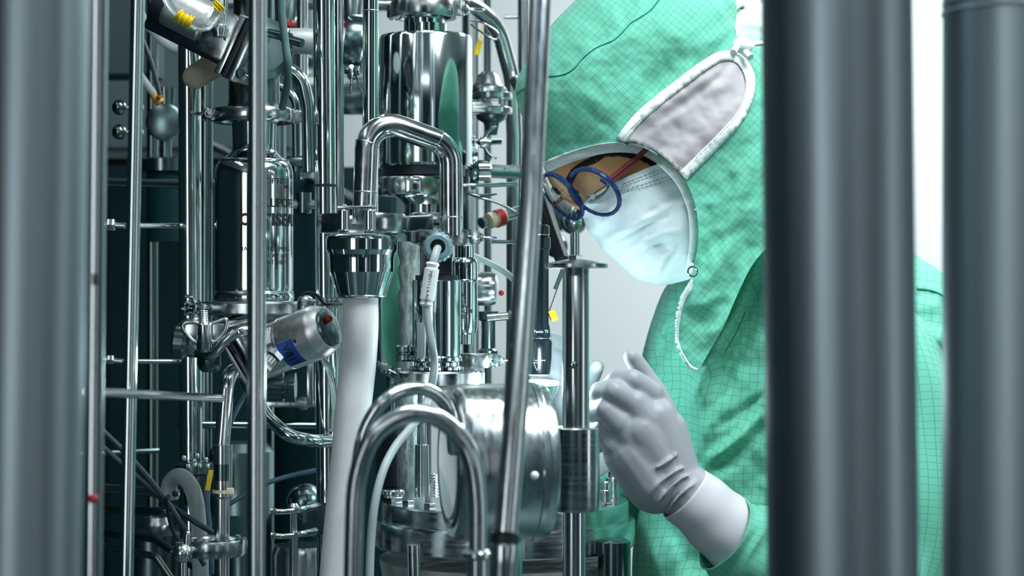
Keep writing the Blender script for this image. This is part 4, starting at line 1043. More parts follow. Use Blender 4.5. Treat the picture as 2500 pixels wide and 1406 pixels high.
mb = MB(); sweep(mb, spline(pp([(1132, 452, 2.40), (1160, 451, 2.40), (1200, 452, 2.41), (1262, 449, 2.42)])), lerp_list([S(8, 2.4), S(7, 2.4), S(9, 2.4), S(9, 2.4)], 31), 16, sq=.6); one('valve_lever', mb, steel, 'flat polished lever pointing right toward the rod', 'lever')
mb = MB(); sweep(mb, spline(pp([(1140, 470, 2.44), (1170, 478, 2.44), (1212, 474, 2.45)])), lerp_list([S(8, 2.4), S(11, 2.4), S(4, 2.4)], 21), 16, sq=.5); one('valve_lever', mb, dsteel, 'short dark lever just under the polished lever', 'lever')
hose('wire_stay', [(1160, 480, 2.5), (1215, 495, 2.5), (1262, 520, 2.5)], 3.5, satin, 'thin steel stay running down right under the levers', 'rod')
pipe('cross_pipe', [(1175, 545, 2.55), (1300, 505, 2.6)], 14, satin, 'pale slanting pipe wrapped with a red tag, left of the rod')
mb = MB(); ax_ = (P(1300, 505, 2.6)-P(1175, 545, 2.55)).normalized(); lathe(mb, P(1192, 540, 2.553), ax_, [(0, S(20, 2.55)), (S(48, 2.55), S(20, 2.55))], 24); one('pipe_insulation', mb, tie_m, 'cream sleeve on the slanting pipe left of the rod', 'sleeve')
mb = MB(); lathe(mb, P(1210, 535, 2.556), ax_, [(0, S(22, 2.55)), (S(20, 2.55), S(22, 2.55))], 24, capped=False); one('red_tape', mb, red, 'red tape wrapped on the cream pipe sleeve', 'tape')

# ---- centre cluster: shiny sampler cylinders
sc_ = root('sampler_cylinder', P(1068, 895, 2.12), 'front polished upright cylinder under the grey cable connector', 'cylinder')
mb = MB(); vl(mb, 1066, 2.12, [(684, 58), (688, 59), (868, 59), (872, 62), (880, 62), (884, 55), (892, 55), (895, 66), (902, 66)], 72); mb.build('barrel', steel, sc_)
mb = MB(); vl(mb, 1066, 2.12, [(672, 52), (684, 52)], 48); mb.build('gasket', rubber, sc_)
mb = MB(); obox(mb, P(1066, 626, 2.12), X_, Z_, S(39, 2.12), S(39, 2.12), S(50, 2.12), .002); mb.build('block', blackgloss, sc_)
mb = MB(); c = P(1028, 820, 2.12)+Vector((.0, -.0197, 0)); obox(mb, P(1028, 830, 2.12)+Vector((0, -.0205, 0)), X_+Y_*-.75, Z_, S(10, 2.1), .0003, S(44, 2.1), .0001); mb.build('label', hosegrey, sc_)
cn = root('cable_connector', P(1070, 603, 2.07), 'round grey-blue knurled cable connector facing the viewer', 'connector')
CN = P(1070, 603, 2.075); mb = MB()
vs = [];
for k, (d, r, rk) in enumerate([(0, 36, 1), (.012, 36, 1), (.016, 33, 0), (.0175, 28, 0), (.0175, 19, 0), (.010, 17, 0)]):
    for i in range(96):
        a = 2*PI*i/96; rr = S(r+(2.4 if rk and (i % 6) < 3 else 0), 2.07); vs.append(CN+Vector((rr*math.cos(a), -d, rr*math.sin(a))))
fs = [(k*96+i, k*96+(i+1) % 96, (k+1)*96+(i+1) % 96, (k+1)*96+i) for k in range(5) for i in range(96)]; mb.add(vs, fs); mb.build('collar', collar_m, cn)
mb = MB(); lathe(mb, CN, -Y_, [(0, S(19, 2.07)), (.011, S(18, 2.07))], 32); mb.build('socket', rubber, cn)
mb = MB(); cyl(mb, CN, CN+Vector((0, .03, 0)), S(24, 2.1), 24); mb.build('stem', blackgloss, cn)
cb = root('sensor_cable', P(1060, 940, 2.06), 'grey cable hanging from the round connector through a white printed label', 'cable')
mb = MB(); sweep(mb, spline(pp([(1070, 605, 2.066), (1066, 612, 2.052), (1060, 632, 2.045), (1053, 660, 2.045), (1046, 700, 2.045), (1041, 745, 2.045), (1046, 790, 2.045), (1054, 840, 2.045), (1060, 880, 2.05), (1058, 920, 2.05), (1048, 960, 2.05), (1034, 1000, 2.04), (1006, 1040, 2.02), (965, 1090, 2.0), (935, 1150, 1.98), (915, 1230, 1.97), (905, 1330, 1.97), (900, 1500, 1.97)]), 8), S(10, 2.05), 16); mb.build('cable', hosegrey, cb)
lb = MB(); a_, b_2 = P(1057, 640, 2.045), P(1040, 748, 2.045); dx = (b_2-a_).normalized(); L = (b_2-a_).length
lathe(lb, a_, dx, [(0, S(13, 2.05)), (L*.04, S(17, 2.05)), (L*.12, S(13, 2.05)), (L*.15, S(18, 2.05)), (L*.84, S(18, 2.05)), (L*.88, S(14, 2.05)), (L*.95, S(17, 2.05)), (L, S(13, 2.05))], 24); ls = lb.build('label_sleeve', label_m, cb)
mid = a_+dx*L*.80; O = mid+Vector((0, -1, 0))*S(18, 2.05)-(dx.cross(Y_))*0
text_flat('lettering', 'MBV11-L4-A008', .0052, a_+dx*L*.20-Y_*S(18.4, 2.05)-dx.cross(Y_).normalized()*.0019, dx, dx.cross(Y_), ink, ls, spacing=.98, lift=.0003)
sc2 = root('sample_bottle', P(1138, 820, 2.20), 'second polished bottle with small black print, right of the front cylinder', 'bottle')
mb = MB(); vl(mb, 1134, 2.20, [(590, 24), (628, 24), (634, 30), (642, 33), (682, 33), (684, 36), (688, 32), (800, 32), (812, 28), (816, 20), (840, 20)], 56); mb.build('bowl', steel, sc2)
for s_t, y, sz in (('V1', 724, .006), ('1.5', 740, .005), ('filter', 752, .006), ('<0,08', 764, .006), ('75', 776, .005)):
    R7 = S(32, 2.2); a0 = -.25; c = P(1134, y, 2.2); O = Vector((c.x+R7*math.sin(a0), c.y-R7*math.cos(a0), c.z)); text_flat('lettering', s_t, sz, O, Vector((math.cos(a0), math.sin(a0), 0)), Z_, ink, sc2, .0001, wrap=(P(1134, 700, 2.2), Z_, R7))
mb = MB(); vl(mb, 1003, 2.28, [(590, 34), (610, 34), (640, 26), (660, 33), (700, 25), (720, 32), (780, 26), (800, 32), (850, 30), (900, 34), (1240, 34)], 40); one('frosted_bellows', mb, frost, 'mottled dull bellows tube between the cup and the front cylinder', 'tube')
pn = root('reflection_panel', Vector((P(958, 740, 2.45).x, 2.45, 0)), 'upright mirror panel added behind the white hose to reflect the green suit', 'panel')
pnn = Vector((.70, -.71, 0)).normalized(); pnc = P(958, 740, 2.45)  # added plate, angled so that a green reflection shows here
mb = MB(); obox(mb, pnc-Z_*S(0, 2.4), pnn.cross(Z_), Z_, .021, .003, S(165, 2.45), .0015); mb.build('plate', mat('mirror_steel', (.62, .72, .70), .16, 1), pn)
mb = MB(); cyl(mb, Vector((pnc.x, pnc.y+.012, 0)), Vector((pnc.x, pnc.y+.012, pnc.z)), .008, 20); mb.build('stand', dsteel, pn)
triclamp('pipe_clamp', P(1092, 580, 2.12), Z_, S(66, 2.12), S(38, 2.12), Vector((1, -.25, 0)), 'steel clamp at the foot of the bent pipe, bolt to the right', wing=.9)
mb = MB(); sweep(mb, pp([(1200, 590, 2.08), (1300, 592, 2.08)]), S(5, 2.08), 10); one('thin_rod', mb, dsteel, 'thin dark rod running right from the clamp bolt behind the leaning rod', 'rod')
mb = MB(); vl(mb, 1062, 2.14, [(520, 60), (526, 64), (546, 64), (552, 58), (560, 62), (590, 62), (600, 40)], 56); 
one('pipe_flange', mb, cast, 'stacked steel flanges right of the cup clamp', 'flange')
mb = MB(); obox(mb, P(1012, 545, 2.06), D(1, -.05), Z_, S(46, 2.06), S(9, 2.06), S(20, 2.06), .002); one('steel_bridge', mb, steel, 'steel bridge piece between the cup clamp and the flanges', 'fitting')
bs = root('base_flange', P(1070, 930, 2.14), 'round steel base flange under the two upright cylinders', 'flange')
mb = MB(); vl(mb, 1068, 2.14, [(900, 84), (903, 112), (908, 116), (936, 116), (940, 108), (948, 90)], 72); mb.build('plate', cast, bs)
for x in (975, 1010, 1110, 1160):
    bolt_head(bs, P(x, 904, 2.14)+Vector((0, -.03, 0)), Z_, S(9, 2.14), S(8, 2.14))
triclamp('pipe_clamp', P(950, 905, 2.10), Vector((.5, .2, 1)), S(24, 2.1), S(22, 2.1), Vector((-.6, -.5, .3)), 'small dark clamp just right of the white hose, left of the base flange', m=dsteel, wing=.8)
mb = MB(); vl(mb, 988, 2.12, [(842, 20), (846, 24), (858, 24), (860, 20), (864, 20), (866, 24), (878, 24), (882, 19)], 32); one('knurled_knob', mb, dsteel, 'small ribbed dark knob left of the front cylinder', 'knob')
triclamp('pipe_clamp', P(1165, 880, 2.20), Z_, S(48, 2.2), S(34, 2.2), Vector((1, -.4, 0)), 'steel clamp under the second bottle, bolt pointing right', wing=.8)
vr = root('round_valve', P(1195, 705, 2.30), 'round polished valve head with a red dot, right of the bottle', 'valve')
mb = MB(); lathe(mb, P(1150, 705, 2.34), X_+Y_*-.15, [(0, S(34, 2.3)), (S(10, 2.3), S(42, 2.3)), (S(50, 2.3), S(42, 2.3)), (S(64, 2.3), S(37, 2.3)), (S(70, 2.3), S(22, 2.3))], 48); mb.build('head', satin, vr)
mb = MB(); ball(mb, P(1224, 715, 2.30), S(7, 2.3)); mb.build('indicator', red, vr)
hose('clear_hose', [(1150, 622, 2.3), (1190, 640, 2.32), (1230, 662, 2.33), (1262, 690, 2.34)], 8, milky, 'pale hose running right from the bottle behind the rod')
mb = MB(); vl(mb, 1192, 2.35, [(760, 26), (780, 26), (784, 18), (850, 18), (856, 24), (880, 24)], 32); one('stem_fitting', mb, dsteel, 'dark stem under the round polished valve', 'fitting')
mb = MB(); cyl(mb, P(1190, 776, 2.33), P(1258, 770, 2.33), S(10, 2.33), 18); ball(mb, P(1250, 770, 2.33), S(14, 2.33)); one('tee_bar', mb, satin, 'short T-bar handle right of the valve stem', 'handle')
mb = MB(); vl(mb, 1030, 2.24, [(960, 10), (1084, 12), (1086, 17), (1212, 18)], 28); one('lid_rod', mb, satin, 'stepped steel rod standing on the tank lid inside the looped handle', 'rod')
mb = MB(); vl(mb, 985, 2.36, [(1020, 60), (1030, 68), (1180, 68), (1190, 58), (1214, 58)], 48); one('lid_pot', mb, rubber, 'black cylindrical pot on the tank lid behind the loop', 'pot')
mb = MB(); vl(mb, 960, 2.24, [(1194, 24), (1198, 28), (1206, 28), (1208, 24), (1214, 24)], 32); one('lid_plug', mb, hsatin, 'low round plug on the tank lid at its left', 'plug')
mb = MB(); A = P(1062, 1160, 2.2); [torus(mb, A-Z_*i*.0032, Z_+X_*.1, .0042, .0014, 16, 6) for i in range(8)]; one('coil_spring', mb, satin, 'tiny steel spring on the lid beside the stepped rod', 'spring')
pipe('jar_tube', [(1010, 1330, 2.02), (1012, 1420, 2.02), (980, 1500, 2.03)], 16, cast, 'curved steel tube in front of the tank below the lid rim', fil=60)
for x_ in (1500,):
    mb = MB(); vl(mb, x_, 2.0 if x_ < 1400 else 2.15, [(1316, 30), (1322, 40), (4100, 40)], 24); one('support_rod', mb, dsteel, 'dark upright support rod under the lid rim, below the glove', 'rod')

# ---- stand rod with disc, collar
st = root('stand_post', P(1405, 1250, 2.00), 'upright polished steel post with top disc and thick collar, beside the near glove', 'post')
mb = MB(); vl(mb, 1406, 2.00, [(652, 32), (654, 33), (1046, 33)], 56); mb.build('post', satin, st)
mb = MB(); vl(mb, 1407, 2.00, [(633, 22), (638, 50), (644, 77), (652, 78), (655, 74), (656, 40)], 72); mb.build('disc', cast, st)
mb = MB(); hexa(mb, P(1406, 634, 2.00), Z_, S(20, 2.0), S(11, 2.0)); mb.build('hex_nut', satin, st)
mb = MB(); vl(mb, 1405, 2.00, [(566, 9), (640, 9)], 20); mb.build('spindle', satin, st)
mb = MB(); vl(mb, 1406, 2.00, [(1042, 52), (1046, 57), (1238, 58), (1246, 56), (1248, 40)], 72); mb.build('collar', hsatin, st)
mb = MB(); cyl(mb, P(1401, 1240, 2.00), Vector((P(1401, 1240, 2.00).x, 2.00, 0)), S(28, 2.0), 48); mb.build('lower_post', satin, st)
mb = MB(); lathe(mb, P(1400, 890, 2.00)+Vector((0, -S(32, 2.0), 0)), -Y_, [(0, S(9, 2.0)), (.0012, S(9, 2.0)), (.002, S(5, 2.0))], 24); mb.build('pin', steel, st)

# ---- torch and the sight glass it lights
tc = root('torch', P(1312, 900, 2.24), 'black ribbed torch held upside down over the sight glass, behind the rod', 'torch')
mb = MB(); prof = [(548, 20), (552, 27), (570, 28), (573, 25), (577, 25), (580, 30), (606, 30), (609, 27), (620, 27), (626, 26), (790, 26), (800, 29), (822, 30), (824, 28), (828, 28), (830, 32), (836, 34), (850, 33), (870, 33), (906, 30), (914, 28)]
vl(mb, 1314, 2.24, prof, 56); mb.build('barrel', blackgloss, tc, ang=25)
mb = MB(); vl(mb, 1314, 2.24, [(905, 24), (915.5, 24)], 40); mb.build('lens', lampglow, tc)
for y, r in ((573, 28.6), (826, 31)):
    mb = MB(); torus(mb, P(1314, y, 2.24), Z_, S(r-2, 2.24), S(1.3, 2.24), 50, 6); mb.build('ring', satin, tc)
Rt = S(30.5, 2.24)
def torch_text(s, y, a0, size, R):
    c = P(1314, y, 2.24); O = Vector((c.x+R*math.sin(a0), c.y-R*math.cos(a0), c.z)); text_flat('lettering', s, size, O, Vector((math.cos(a0), math.sin(a0), 0)), Z_, whiteink, tc, wrap=(P(1314, 700, 2.24), Z_, R))
torch_text('Fenix TK', 812, -.35, .0048, Rt)
torch_text('HOT SURFACE', 880, -.25, .0018, S(33, 2.24))
mb = MB(); R8 = S(33.6, 2.24); c = P(1314, 893, 2.24)
def tp(a, dz): return Vector((c.x+R8*math.sin(a), c.y-R8*math.cos(a), c.z+dz))
sweep(mb, [tp(-.35, .004), tp(.12, .004), tp(-.115, -.0045), tp(-.35, .004)], .00035, 5); mb.build('warning_mark', whiteink, tc)
sg_ = root('sight_glass_cup', P(1310, 960, 2.24), 'brightly lit glass and steel cup under the torch', 'sight glass')
mb = MB(); vl(mb, 1312, 2.24, [(932, 52), (937, 54), (945, 53), (960, 48), (975, 38), (990, 29), (1030, 22), (1045, 22), (1045, 19), (1030, 19), (990, 25), (975, 33), (960, 42), (945, 47), (932, 48), (932, 52)], 56, capped=False); mb.build('bowl', glassm, sg_)
mb = MB(); vl(mb, 1312, 2.24, [(928, 36), (930, 52), (935, 55), (940, 54), (942, 48), (940, 36), (928, 36)], 56, capped=False); mb.build('rim', bandm, sg_)
mb = MB(); vl(mb, 1312, 2.24, [(1040, 60), (1044, 78), (1054, 78), (1058, 60)], 56); mb.build('foot', steel, sg_)
mb = MB(); vl(mb, 1312, 2.24, [(1058, 40), (1225, 40)], 40); mb.build('neck', satin, sg_)
ld = bpy.data.lights.new('torch_beam', 'SPOT'); ld.energy = 3; ld.spot_size = 2.2; ld.spot_blend = .8; ld.color = (.72, .95, 1.0); ld.shadow_soft_size = .012
lo_ = bpy.data.objects.new('torch_beam', ld); lo_.location = P(1314, 919, 2.24); COL.objects.link(lo_)
ld = bpy.data.lights.new('torch_spill', 'POINT'); ld.energy = 1.15; ld.color = (.75, .96, 1.0); ld.shadow_soft_size = .02
lo_ = bpy.data.objects.new('torch_spill', ld); lo_.location = P(1352, 925, 2.14); COL.objects.link(lo_)

# things behind the torch
mb = MB(); sweep(mb, pp([(1300, 380, 2.42), (1310, 450, 2.42), (1345, 560, 2.40), (1375, 640, 2.38)]), lerp_list([S(30, 2.4), S(36, 2.4), S(40, 2.4), S(34, 2.4)], 4), 24, sq=.5); one('black_bracket', mb, rubber, 'black tapering bracket behind the glasses and rod', 'bracket')
mo = root('blurred_motor', P(1385, 520, 2.75), 'blurred bright steel fitting just left of the mask', 'fitting')
mb = MB(); lathe(mb, P(1330, 470, 2.75), D(.62, .5), [(0, S(30, 2.75)), (.01, S(52, 2.75)), (.05, S(54, 2.75)), (.058, S(40, 2.75))], 40); mb.build('head', satin, mo)
mb = MB(); ball(mb, P(1402, 540, 2.72), S(34, 2.75)); mb.build('joint', steel, mo)
mb = MB(); cyl(mb, P(1404, 560, 2.75), P(1404, 640, 2.75), S(12, 2.75), 20); mb.build('stem', satin, mo)
mb = MB(); ball(mb, P(1358, 600, 2.6), S(30, 2.6)); mb.build('cup', dsteel, mo)
hose('pull_wire', [(1378, 660, 2.2), (1362, 700, 2.2), (1346, 745, 2.2), (1340, 765, 2.2), (1346, 780, 2.2), (1356, 778, 2.2)], 1.2, ink, 'thin black wire hanging beside the torch', 'wire')
mb = MB(); obox(mb, P(1351, 770, 2.2), D(.35, .8), Y_, S(14, 2.2), S(8, 2.2), .002, .001); one('yellow_tag', mb, yellow, 'small yellow tag on the black wire beside the torch', 'tag')
pipe('thin_strut', [(1376, 650, 2.3), (1354, 706, 2.3)], 4, hoseteal, 'thin grey green strut beside the black wire', 'strut')
# low bits on the lid by the glove
for x_, y_, Y__, r_, lab in ((1480, 1195, 2.2, 12, 'small bright nut on the lid right of the collar'), (1500, 1165, 2.3, 15, 'green-lit round fitting behind the thick collar')):
    mb = MB(); vl(mb, x_, Y__, [(y_-20, r_*.7), (y_-14, r_), (y_, r_), (y_+2, r_*1.4), (y_+10, r_*1.4), (y_+12, r_), (1225, r_)], 24); one('lid_fitting', mb, satin, lab, 'fitting')

# ---- blue-taped actuator
ac = root('valve_actuator', P(730, 820, 2.10), 'tilted brushed steel valve actuator with blue tape reading V811', 'actuator')
AD = (P(802, 800, 2.08)-P(632, 866, 2.12)).normalized(); AA = P(632, 866, 2.12); L = (P(802, 800, 2.08)-AA).length; RA = S(66, 2.1)
brushed = vary(mat('brushed_can_steel', (.84, .85, .85), .36, 1), (200, 200, 200), .96, 1.04, .33, .40, .02, .0002)
mb = MB(); lathe(mb, AA, AD, [(0, RA*.86), (.002, RA*.95), (L*.42, RA*.96), (L*.43, RA*.99), (L*.45, RA), (L*.86, RA), (L*.90, RA*.97), (L*.97, RA*.86), (L, RA*.80), (L*1.0, RA*.74), (L*.985, RA*.72)], 80); mb.build('can', brushed, ac)
mb = MB(); lathe(mb, AA+AD*L*.98, AD, [(0, RA*.70), (.004, RA*.66), (.0055, RA*.5)], 60); mb.build('end_cap', dsteel, ac)
mb = MB(); torus(mb, AA+AD*L*.44, AD, RA*.985, .0007, 60, 6); mb.build('groove', satin, ac)
_, au, av = frame(AD, -Y_)
def onac(t, ang, R=RA): return AA+AD*L*t+(au*math.cos(ang)+av*math.sin(ang))*R
upang = 0.0
tang_up = (Z_-AD*Z_.dot(AD)).normalized(); sgn = 1 if av.dot(tang_up) > 0 else -1
def cyl_patch(A, axd, R, t0, t1, a0, a1, n=16):
    mb = MB(); _, u, v = frame(axd, -Y_); vs = []; fs = []
    for k, tt in enumerate((t0, t1)):
        for i in range(n+1):
            a = a0+(a1-a0)*i/n; vs.append(A+axd*tt+(u*math.cos(a)+v*math.sin(a))*R)
    fs = [(i, i+1, n+2+i, n+1+i) for i in range(n)]; mb.add(vs, fs); return mb
t_o = cyl_patch(AA, AD, RA*1.008, L*.46, L*.68, sgn*.10, sgn*-1.0).build('tape', tape_m, ac)
O = AA+AD*L*.52+(au*math.cos(.02)-sgn*av*math.sin(.02))*RA*1.012
text_flat('lettering', 'V811', .0135, O, -tang_up, AD, ink, t_o, bold=.0004, wrap=(AA, AD, RA*1.012), lift=.0002)
cyl_patch(AA, AD, RA*.966, L*.12, L*.40, sgn*.95, sgn*.25).build('rating_plate', label_m, ac)
for i_, s_t in enumerate(('DN 15 PN 8', 'NC 4.5 bar', 'EPDM')):
    O = AA+AD*L*.15+(au*math.cos(.80-.17*i_)+sgn*av*math.sin(.80-.17*i_))*RA*.97; text_flat('lettering', s_t, .0042, O, AD, tang_up, ink, ac, wrap=(AA, AD, RA*.97), lift=.0003)
mb = MB(); ball(mb, AA+AD*(L*1.0+.004)+tang_up*RA*.30-Y_*.006, .0042); mb.build('red_button', red, ac)
mb = MB(); lathe(mb, onac(.72, 0)+tang_up*0-Z_*.001, -Y_, [(-.002, .0022), (.0004, .0022)], 16); mb.build('vent_hole', ink, ac)
gp = P(655, 885, 2.06); gd = D(-.55, .7, -.4)
mb = MB(); hexa(mb, gp-gd*.014, gd, .0105, .007); lathe(mb, gp-gd*.006, gd, [(0, .007), (.008, .007)], 20); hexa(mb, gp+gd*.002, gd, .0085, .008); mb.build('cable_gland', satin, ac)
hose('air_hose', [(775, 862, 2.14), (795, 885, 2.12), (810, 925, 2.12), (816, 980, 2.13), (812, 1050, 2.15)], 8, clearm, 'clear air hose dropping from the taped actuator beside the white hose')
# valve body left of the front tube: plates, domed hub, wing screw
vb = root('manifold_valve', P(520, 850, 2.18), 'clamped valve body with diagonal plates left of the taped actuator', 'valve')
PD = D(.50, .86, .1)     # plate direction in picture, down right
for off, w_, m_ in ((-14, 5, cast), (2, 3, rubber), (20, 9, satin)):
    mb = MB(); c = P(590+off, 872-off*.55, 2.12); obox(mb, c, PD, D(1, -.58, 0), S(62, 2.12), S(46, 2.12), S(w_, 2.12), .0022); mb.build('flange_plate' if m_ is not rubber else 'diaphragm', m_, vb)
for dx_, dy_ in ((-30, -38), (26, 50)):
    bolt_head(vb, P(604+dx_*.6, 850+dy_, 2.085), D(1, -.58, -.3), S(9, 2.1), S(10, 2.1))
mb = MB(); ball(mb, P(478, 824, 2.26), 0, ([X_, Y_, Z_], [S(58, 2.26), S(58, 2.26), S(50, 2.26)]), 32, 20); mb.build('hub', satin, vb)
mb = MB(); lathe(mb, P(424, 835, 2.24), D(1, .1), [(0, S(34, 2.24)), (.002, S(40, 2.24)), (.012, S(40, 2.24)), (.016, S(30, 2.24))], 40); mb.build('end_cap', dsteel, vb)
sweep_p = spline(pp([(485, 862, 2.13), (515, 866, 2.11), (545, 838, 2.10), (580, 812, 2.10), (625, 806, 2.11)])); mb = MB(); sweep(mb, sweep_p, S(14, 2.1), 18, sq=.9); mb.build('clamp_band', cast, vb)
mb = MB(); vl(mb, 512, 2.14, [(858, 22), (866, 30), (888, 30), (900, 26), (908, 18)], 36); mb.build('lower_boss', dsteel, vb)
mb = MB(); lathe(mb, P(560, 800, 2.15), D(1, -.2), [(0, S(26, 2.15)), (.02, S(30, 2.15)), (.03, S(24, 2.15))], 30); mb.build('bonnet', cast, vb)
ws = root('wing_screw', P(500, 800, 2.10), 'upright threaded wing screw left of the front tube, below the lettered housing', 'wing screw')
thread(ws, P(500, 860, 2.10), P(497, 757, 2.10), S(12, 2.1), 'screw', satin, .0022)
mb = MB(); vl(mb, 500, 2.10, [(788, 17), (792, 20), (848, 20), (858, 15)], 28); mb.build('hub', cast, ws)
for sg in (-1, 1):
    mb = MB(); pth = spline(pp([(500+sg*8, 792, 2.10), (500+sg*30, 786, 2.10), (500+sg*52, 780 if sg > 0 else 792, 2.10), (500+sg*50, 806, 2.10), (500+sg*30, 830, 2.10), (500+sg*14, 838, 2.10)]), 6)
    sweep(mb, pth, S(5.5, 2.1), 12); mb.build('wing', cast, ws)
    mb = MB(); obox(mb, P(500+sg*28, 806, 2.10), X_, Z_, S(20, 2.1), S(2.5, 2.1), S(16, 2.1), .001); mb.build('wing_web', cast, ws)
# latch at left end of wide clamp
lt = root('clamp_latch', P(462, 745, 2.12), 'small bent wire latch at the left end of the wide clamp', 'latch')
for i_, Lp in enumerate(([(452, 722, 2.12), (470, 728, 2.12), (476, 750, 2.12), (466, 775, 2.12)], [(455, 737, 2.12), (472, 742, 2.12), (488, 736, 2.12)], [(452, 770, 2.12), (466, 764, 2.12), (474, 768, 2.12)])):
    mb = MB(); sweep(mb, spline(pp(Lp)), S(4.5, 2.12), 10); mb.build('wire', steel, lt)
# arched link above actuator
hose('black_cable_loop', [(735, 722, 2.08), (752, 714, 2.08), (775, 722, 2.08), (792, 742, 2.09), (812, 742, 2.1), (840, 742, 2.14)], 4, rubber, 'black cable arching over the taped actuator', 'cable')
mb = MB(); lathe(mb, P(745, 760, 2.12), D(.05, -1), [(0, S(22, 2.1)), (S(22, 2.1), S(22, 2.1)), (S(34, 2.1), S(17, 2.1)), (S(40, 2.1), S(8, 2.1))], 24); one('dome_nut', mb, weld, 'bright dome nut on top of the taped actuator', 'nut')
mb = MB(); obox(mb, P(795, 735, 2.14), X_, Z_, S(36, 2.1), S(10, 2.1), S(5, 2.1), .001)
for i_ in range(5): cyl(mb, P(775+i_*12, 752, 2.12), P(775+i_*12, 726, 2.12), S(3.4, 2.1), 8)
one('terminal_strip', mb, cast, 'little steel rack of pins left of the cup fitting', 'bracket')

# ---- elbow pipe under the valve body
ep = root('elbow_pipe', P(545, 1210, 2.16), 'bright elbow pipe below the valve body with a cream tie', 'pipe')
mb = MB(); path = fillet(pp([(600, 905, 2.22), (556, 905, 2.17), (541, 1095, 2.16)]), S(52, 2.17)); sweep(mb, path, S(19, 2.16), 32); mb.build('bend', vary(mat('bright_elbow', (.74, .77, .77), .16, 1), (40, 40, 30), .9, 1.1, .1, .22), ep)
mb = MB(); vl(mb, 544, 2.16, [(1084, 20), (1086, 23), (1212, 23), (1216, 19)], 32); mb.build('sleeve', satin, ep)
mb = MB(); vl(mb, 542, 2.16, [(1214, 18), (1500, 18)], 32); mb.build('lower_pipe', satin, ep)
for x_, sgx in ((520, -1), (567, 1)):
    mb = MB(); cyl(mb, P(x_, 1106, 2.16), P(x_-sgx*6, 1106, 2.16), S(4, 2.16), 10); mb.build('set_screw', steel, ep)
mb = MB(); ba = P(544, 1132, 2.16); ml_ = cyl_patch(P(544, 1172, 2.16), Z_, S(23.6, 2.16), 0, S(40, 2.16), -.8, .8).build('code_plate', dsteel, ep)
tie = root('cable_tie', P(545, 1199, 2.14), 'cream nylon tie round the elbow pipe', 'tie')
mb = MB(); lathe(mb, P(544, 1195, 2.16), -Z_, [(0, S(24, 2.16)), (0, S(26, 2.16)), (S(8, 2.16), S(26, 2.16)), (S(8, 2.16), S(24, 2.16)), (0, S(24, 2.16))], 32, capped=False); mb.build('strap', tie_m, tie)
mb = MB(); obox(mb, P(562, 1199, 2.13), X_, Z_, S(9, 2.1), S(7, 2.1), S(8, 2.1), .001); mb.build('head', tie_m, tie)
mb = MB(); obox(mb, P(511, 1172, 2.14), D(-.18, 1), Y_, S(26, 2.1), S(6, 2.1), .0009, .0004); one('yellow_tag', mb, yellow, 'yellow paper tag tied left of the elbow pipe', 'tag')
triclamp('pipe_clamp', P(520, 1335, 2.14), Z_, S(78, 2.14), S(40, 2.14), Vector((-1, -.6, 0)), 'steel clamp at the bottom of the elbow pipe', m=cast, wing=1.0)
eb_ = root('eye_bolt', P(446, 1320, 2.08), 'round eye bolt at the left end of the bottom clamp', 'bolt')
mb = MB(); ball(mb, P(446, 1350, 2.08), S(25, 2.08)); mb.build('ball', satin, eb_)
mb = MB(); cyl(mb, P(456, 1335, 2.08), P(458, 1304, 2.08), S(9, 2.08), 14); ball(mb, P(458, 1302, 2.08), S(7, 2.08)); mb.build('stud', satin, eb_)
mb = MB(); cyl(mb, P(446, 1370, 2.08), P(446, 1500, 2.08), S(10, 2.08), 14); mb.build('shank', satin, eb_)

# lower pipe J
pipe('swept_pipe', [(600, 930, 2.20), (655, 1020, 2.16), (705, 1066, 2.14), (765, 1076, 2.15), (860, 1076, 2.24)], 16, steel, 'polished pipe sweeping right under the actuator to the white hose', fil=120, n=28, welds=(.72,))
# dark stage behind it
mb = MB(); obox(mb, P(720, 985, 2.32), X_, Z_, S(83, 2.3), .02, S(7, 2.3), .001); cyl(mb, P(740, 985, 2.32), P(740, 985, 2.62), .008); one('cross_bar', mb, satin, 'flat bright steel bar behind the swept pipe', 'bar')
mb = MB(); lathe(mb, P(650, 945, 2.3), X_, [(0, S(36, 2.3)), (.02, S(36, 2.3)), (.021, S(30, 2.3)), (.026, S(30, 2.3)), (.027, S(36, 2.3)), (.034, S(36, 2.3))], 40); one('ribbed_valve', mb, dsteel, 'dark ribbed cylinder under the taped actuator', 'valve')
mb = MB(); obox(mb, P(777, 940, 2.24), X_, Z_, S(8, 2.24), S(8, 2.24), S(90, 2.24), .001); obox(mb, P(757, 930, 2.26), X_, Z_, S(8, 2.24), S(6, 2.24), S(60, 2.24), .001); one('bracket_plate', mb, satin, 'narrow upright steel plates between the actuator and the white hose', 'bracket')
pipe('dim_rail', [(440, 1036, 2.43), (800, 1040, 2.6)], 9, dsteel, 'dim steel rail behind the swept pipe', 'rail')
mb = MB(); [torus(mb, P(798, y_, 2.2), Vector((.3, 1, .2)), S(13, 2.2), S(4, 2.2), 20, 8) for y_ in (905, 965, 1005, 1035)]; one('chain_links', mb, steel, 'short stack of shiny rings left of the white hose', 'chain')

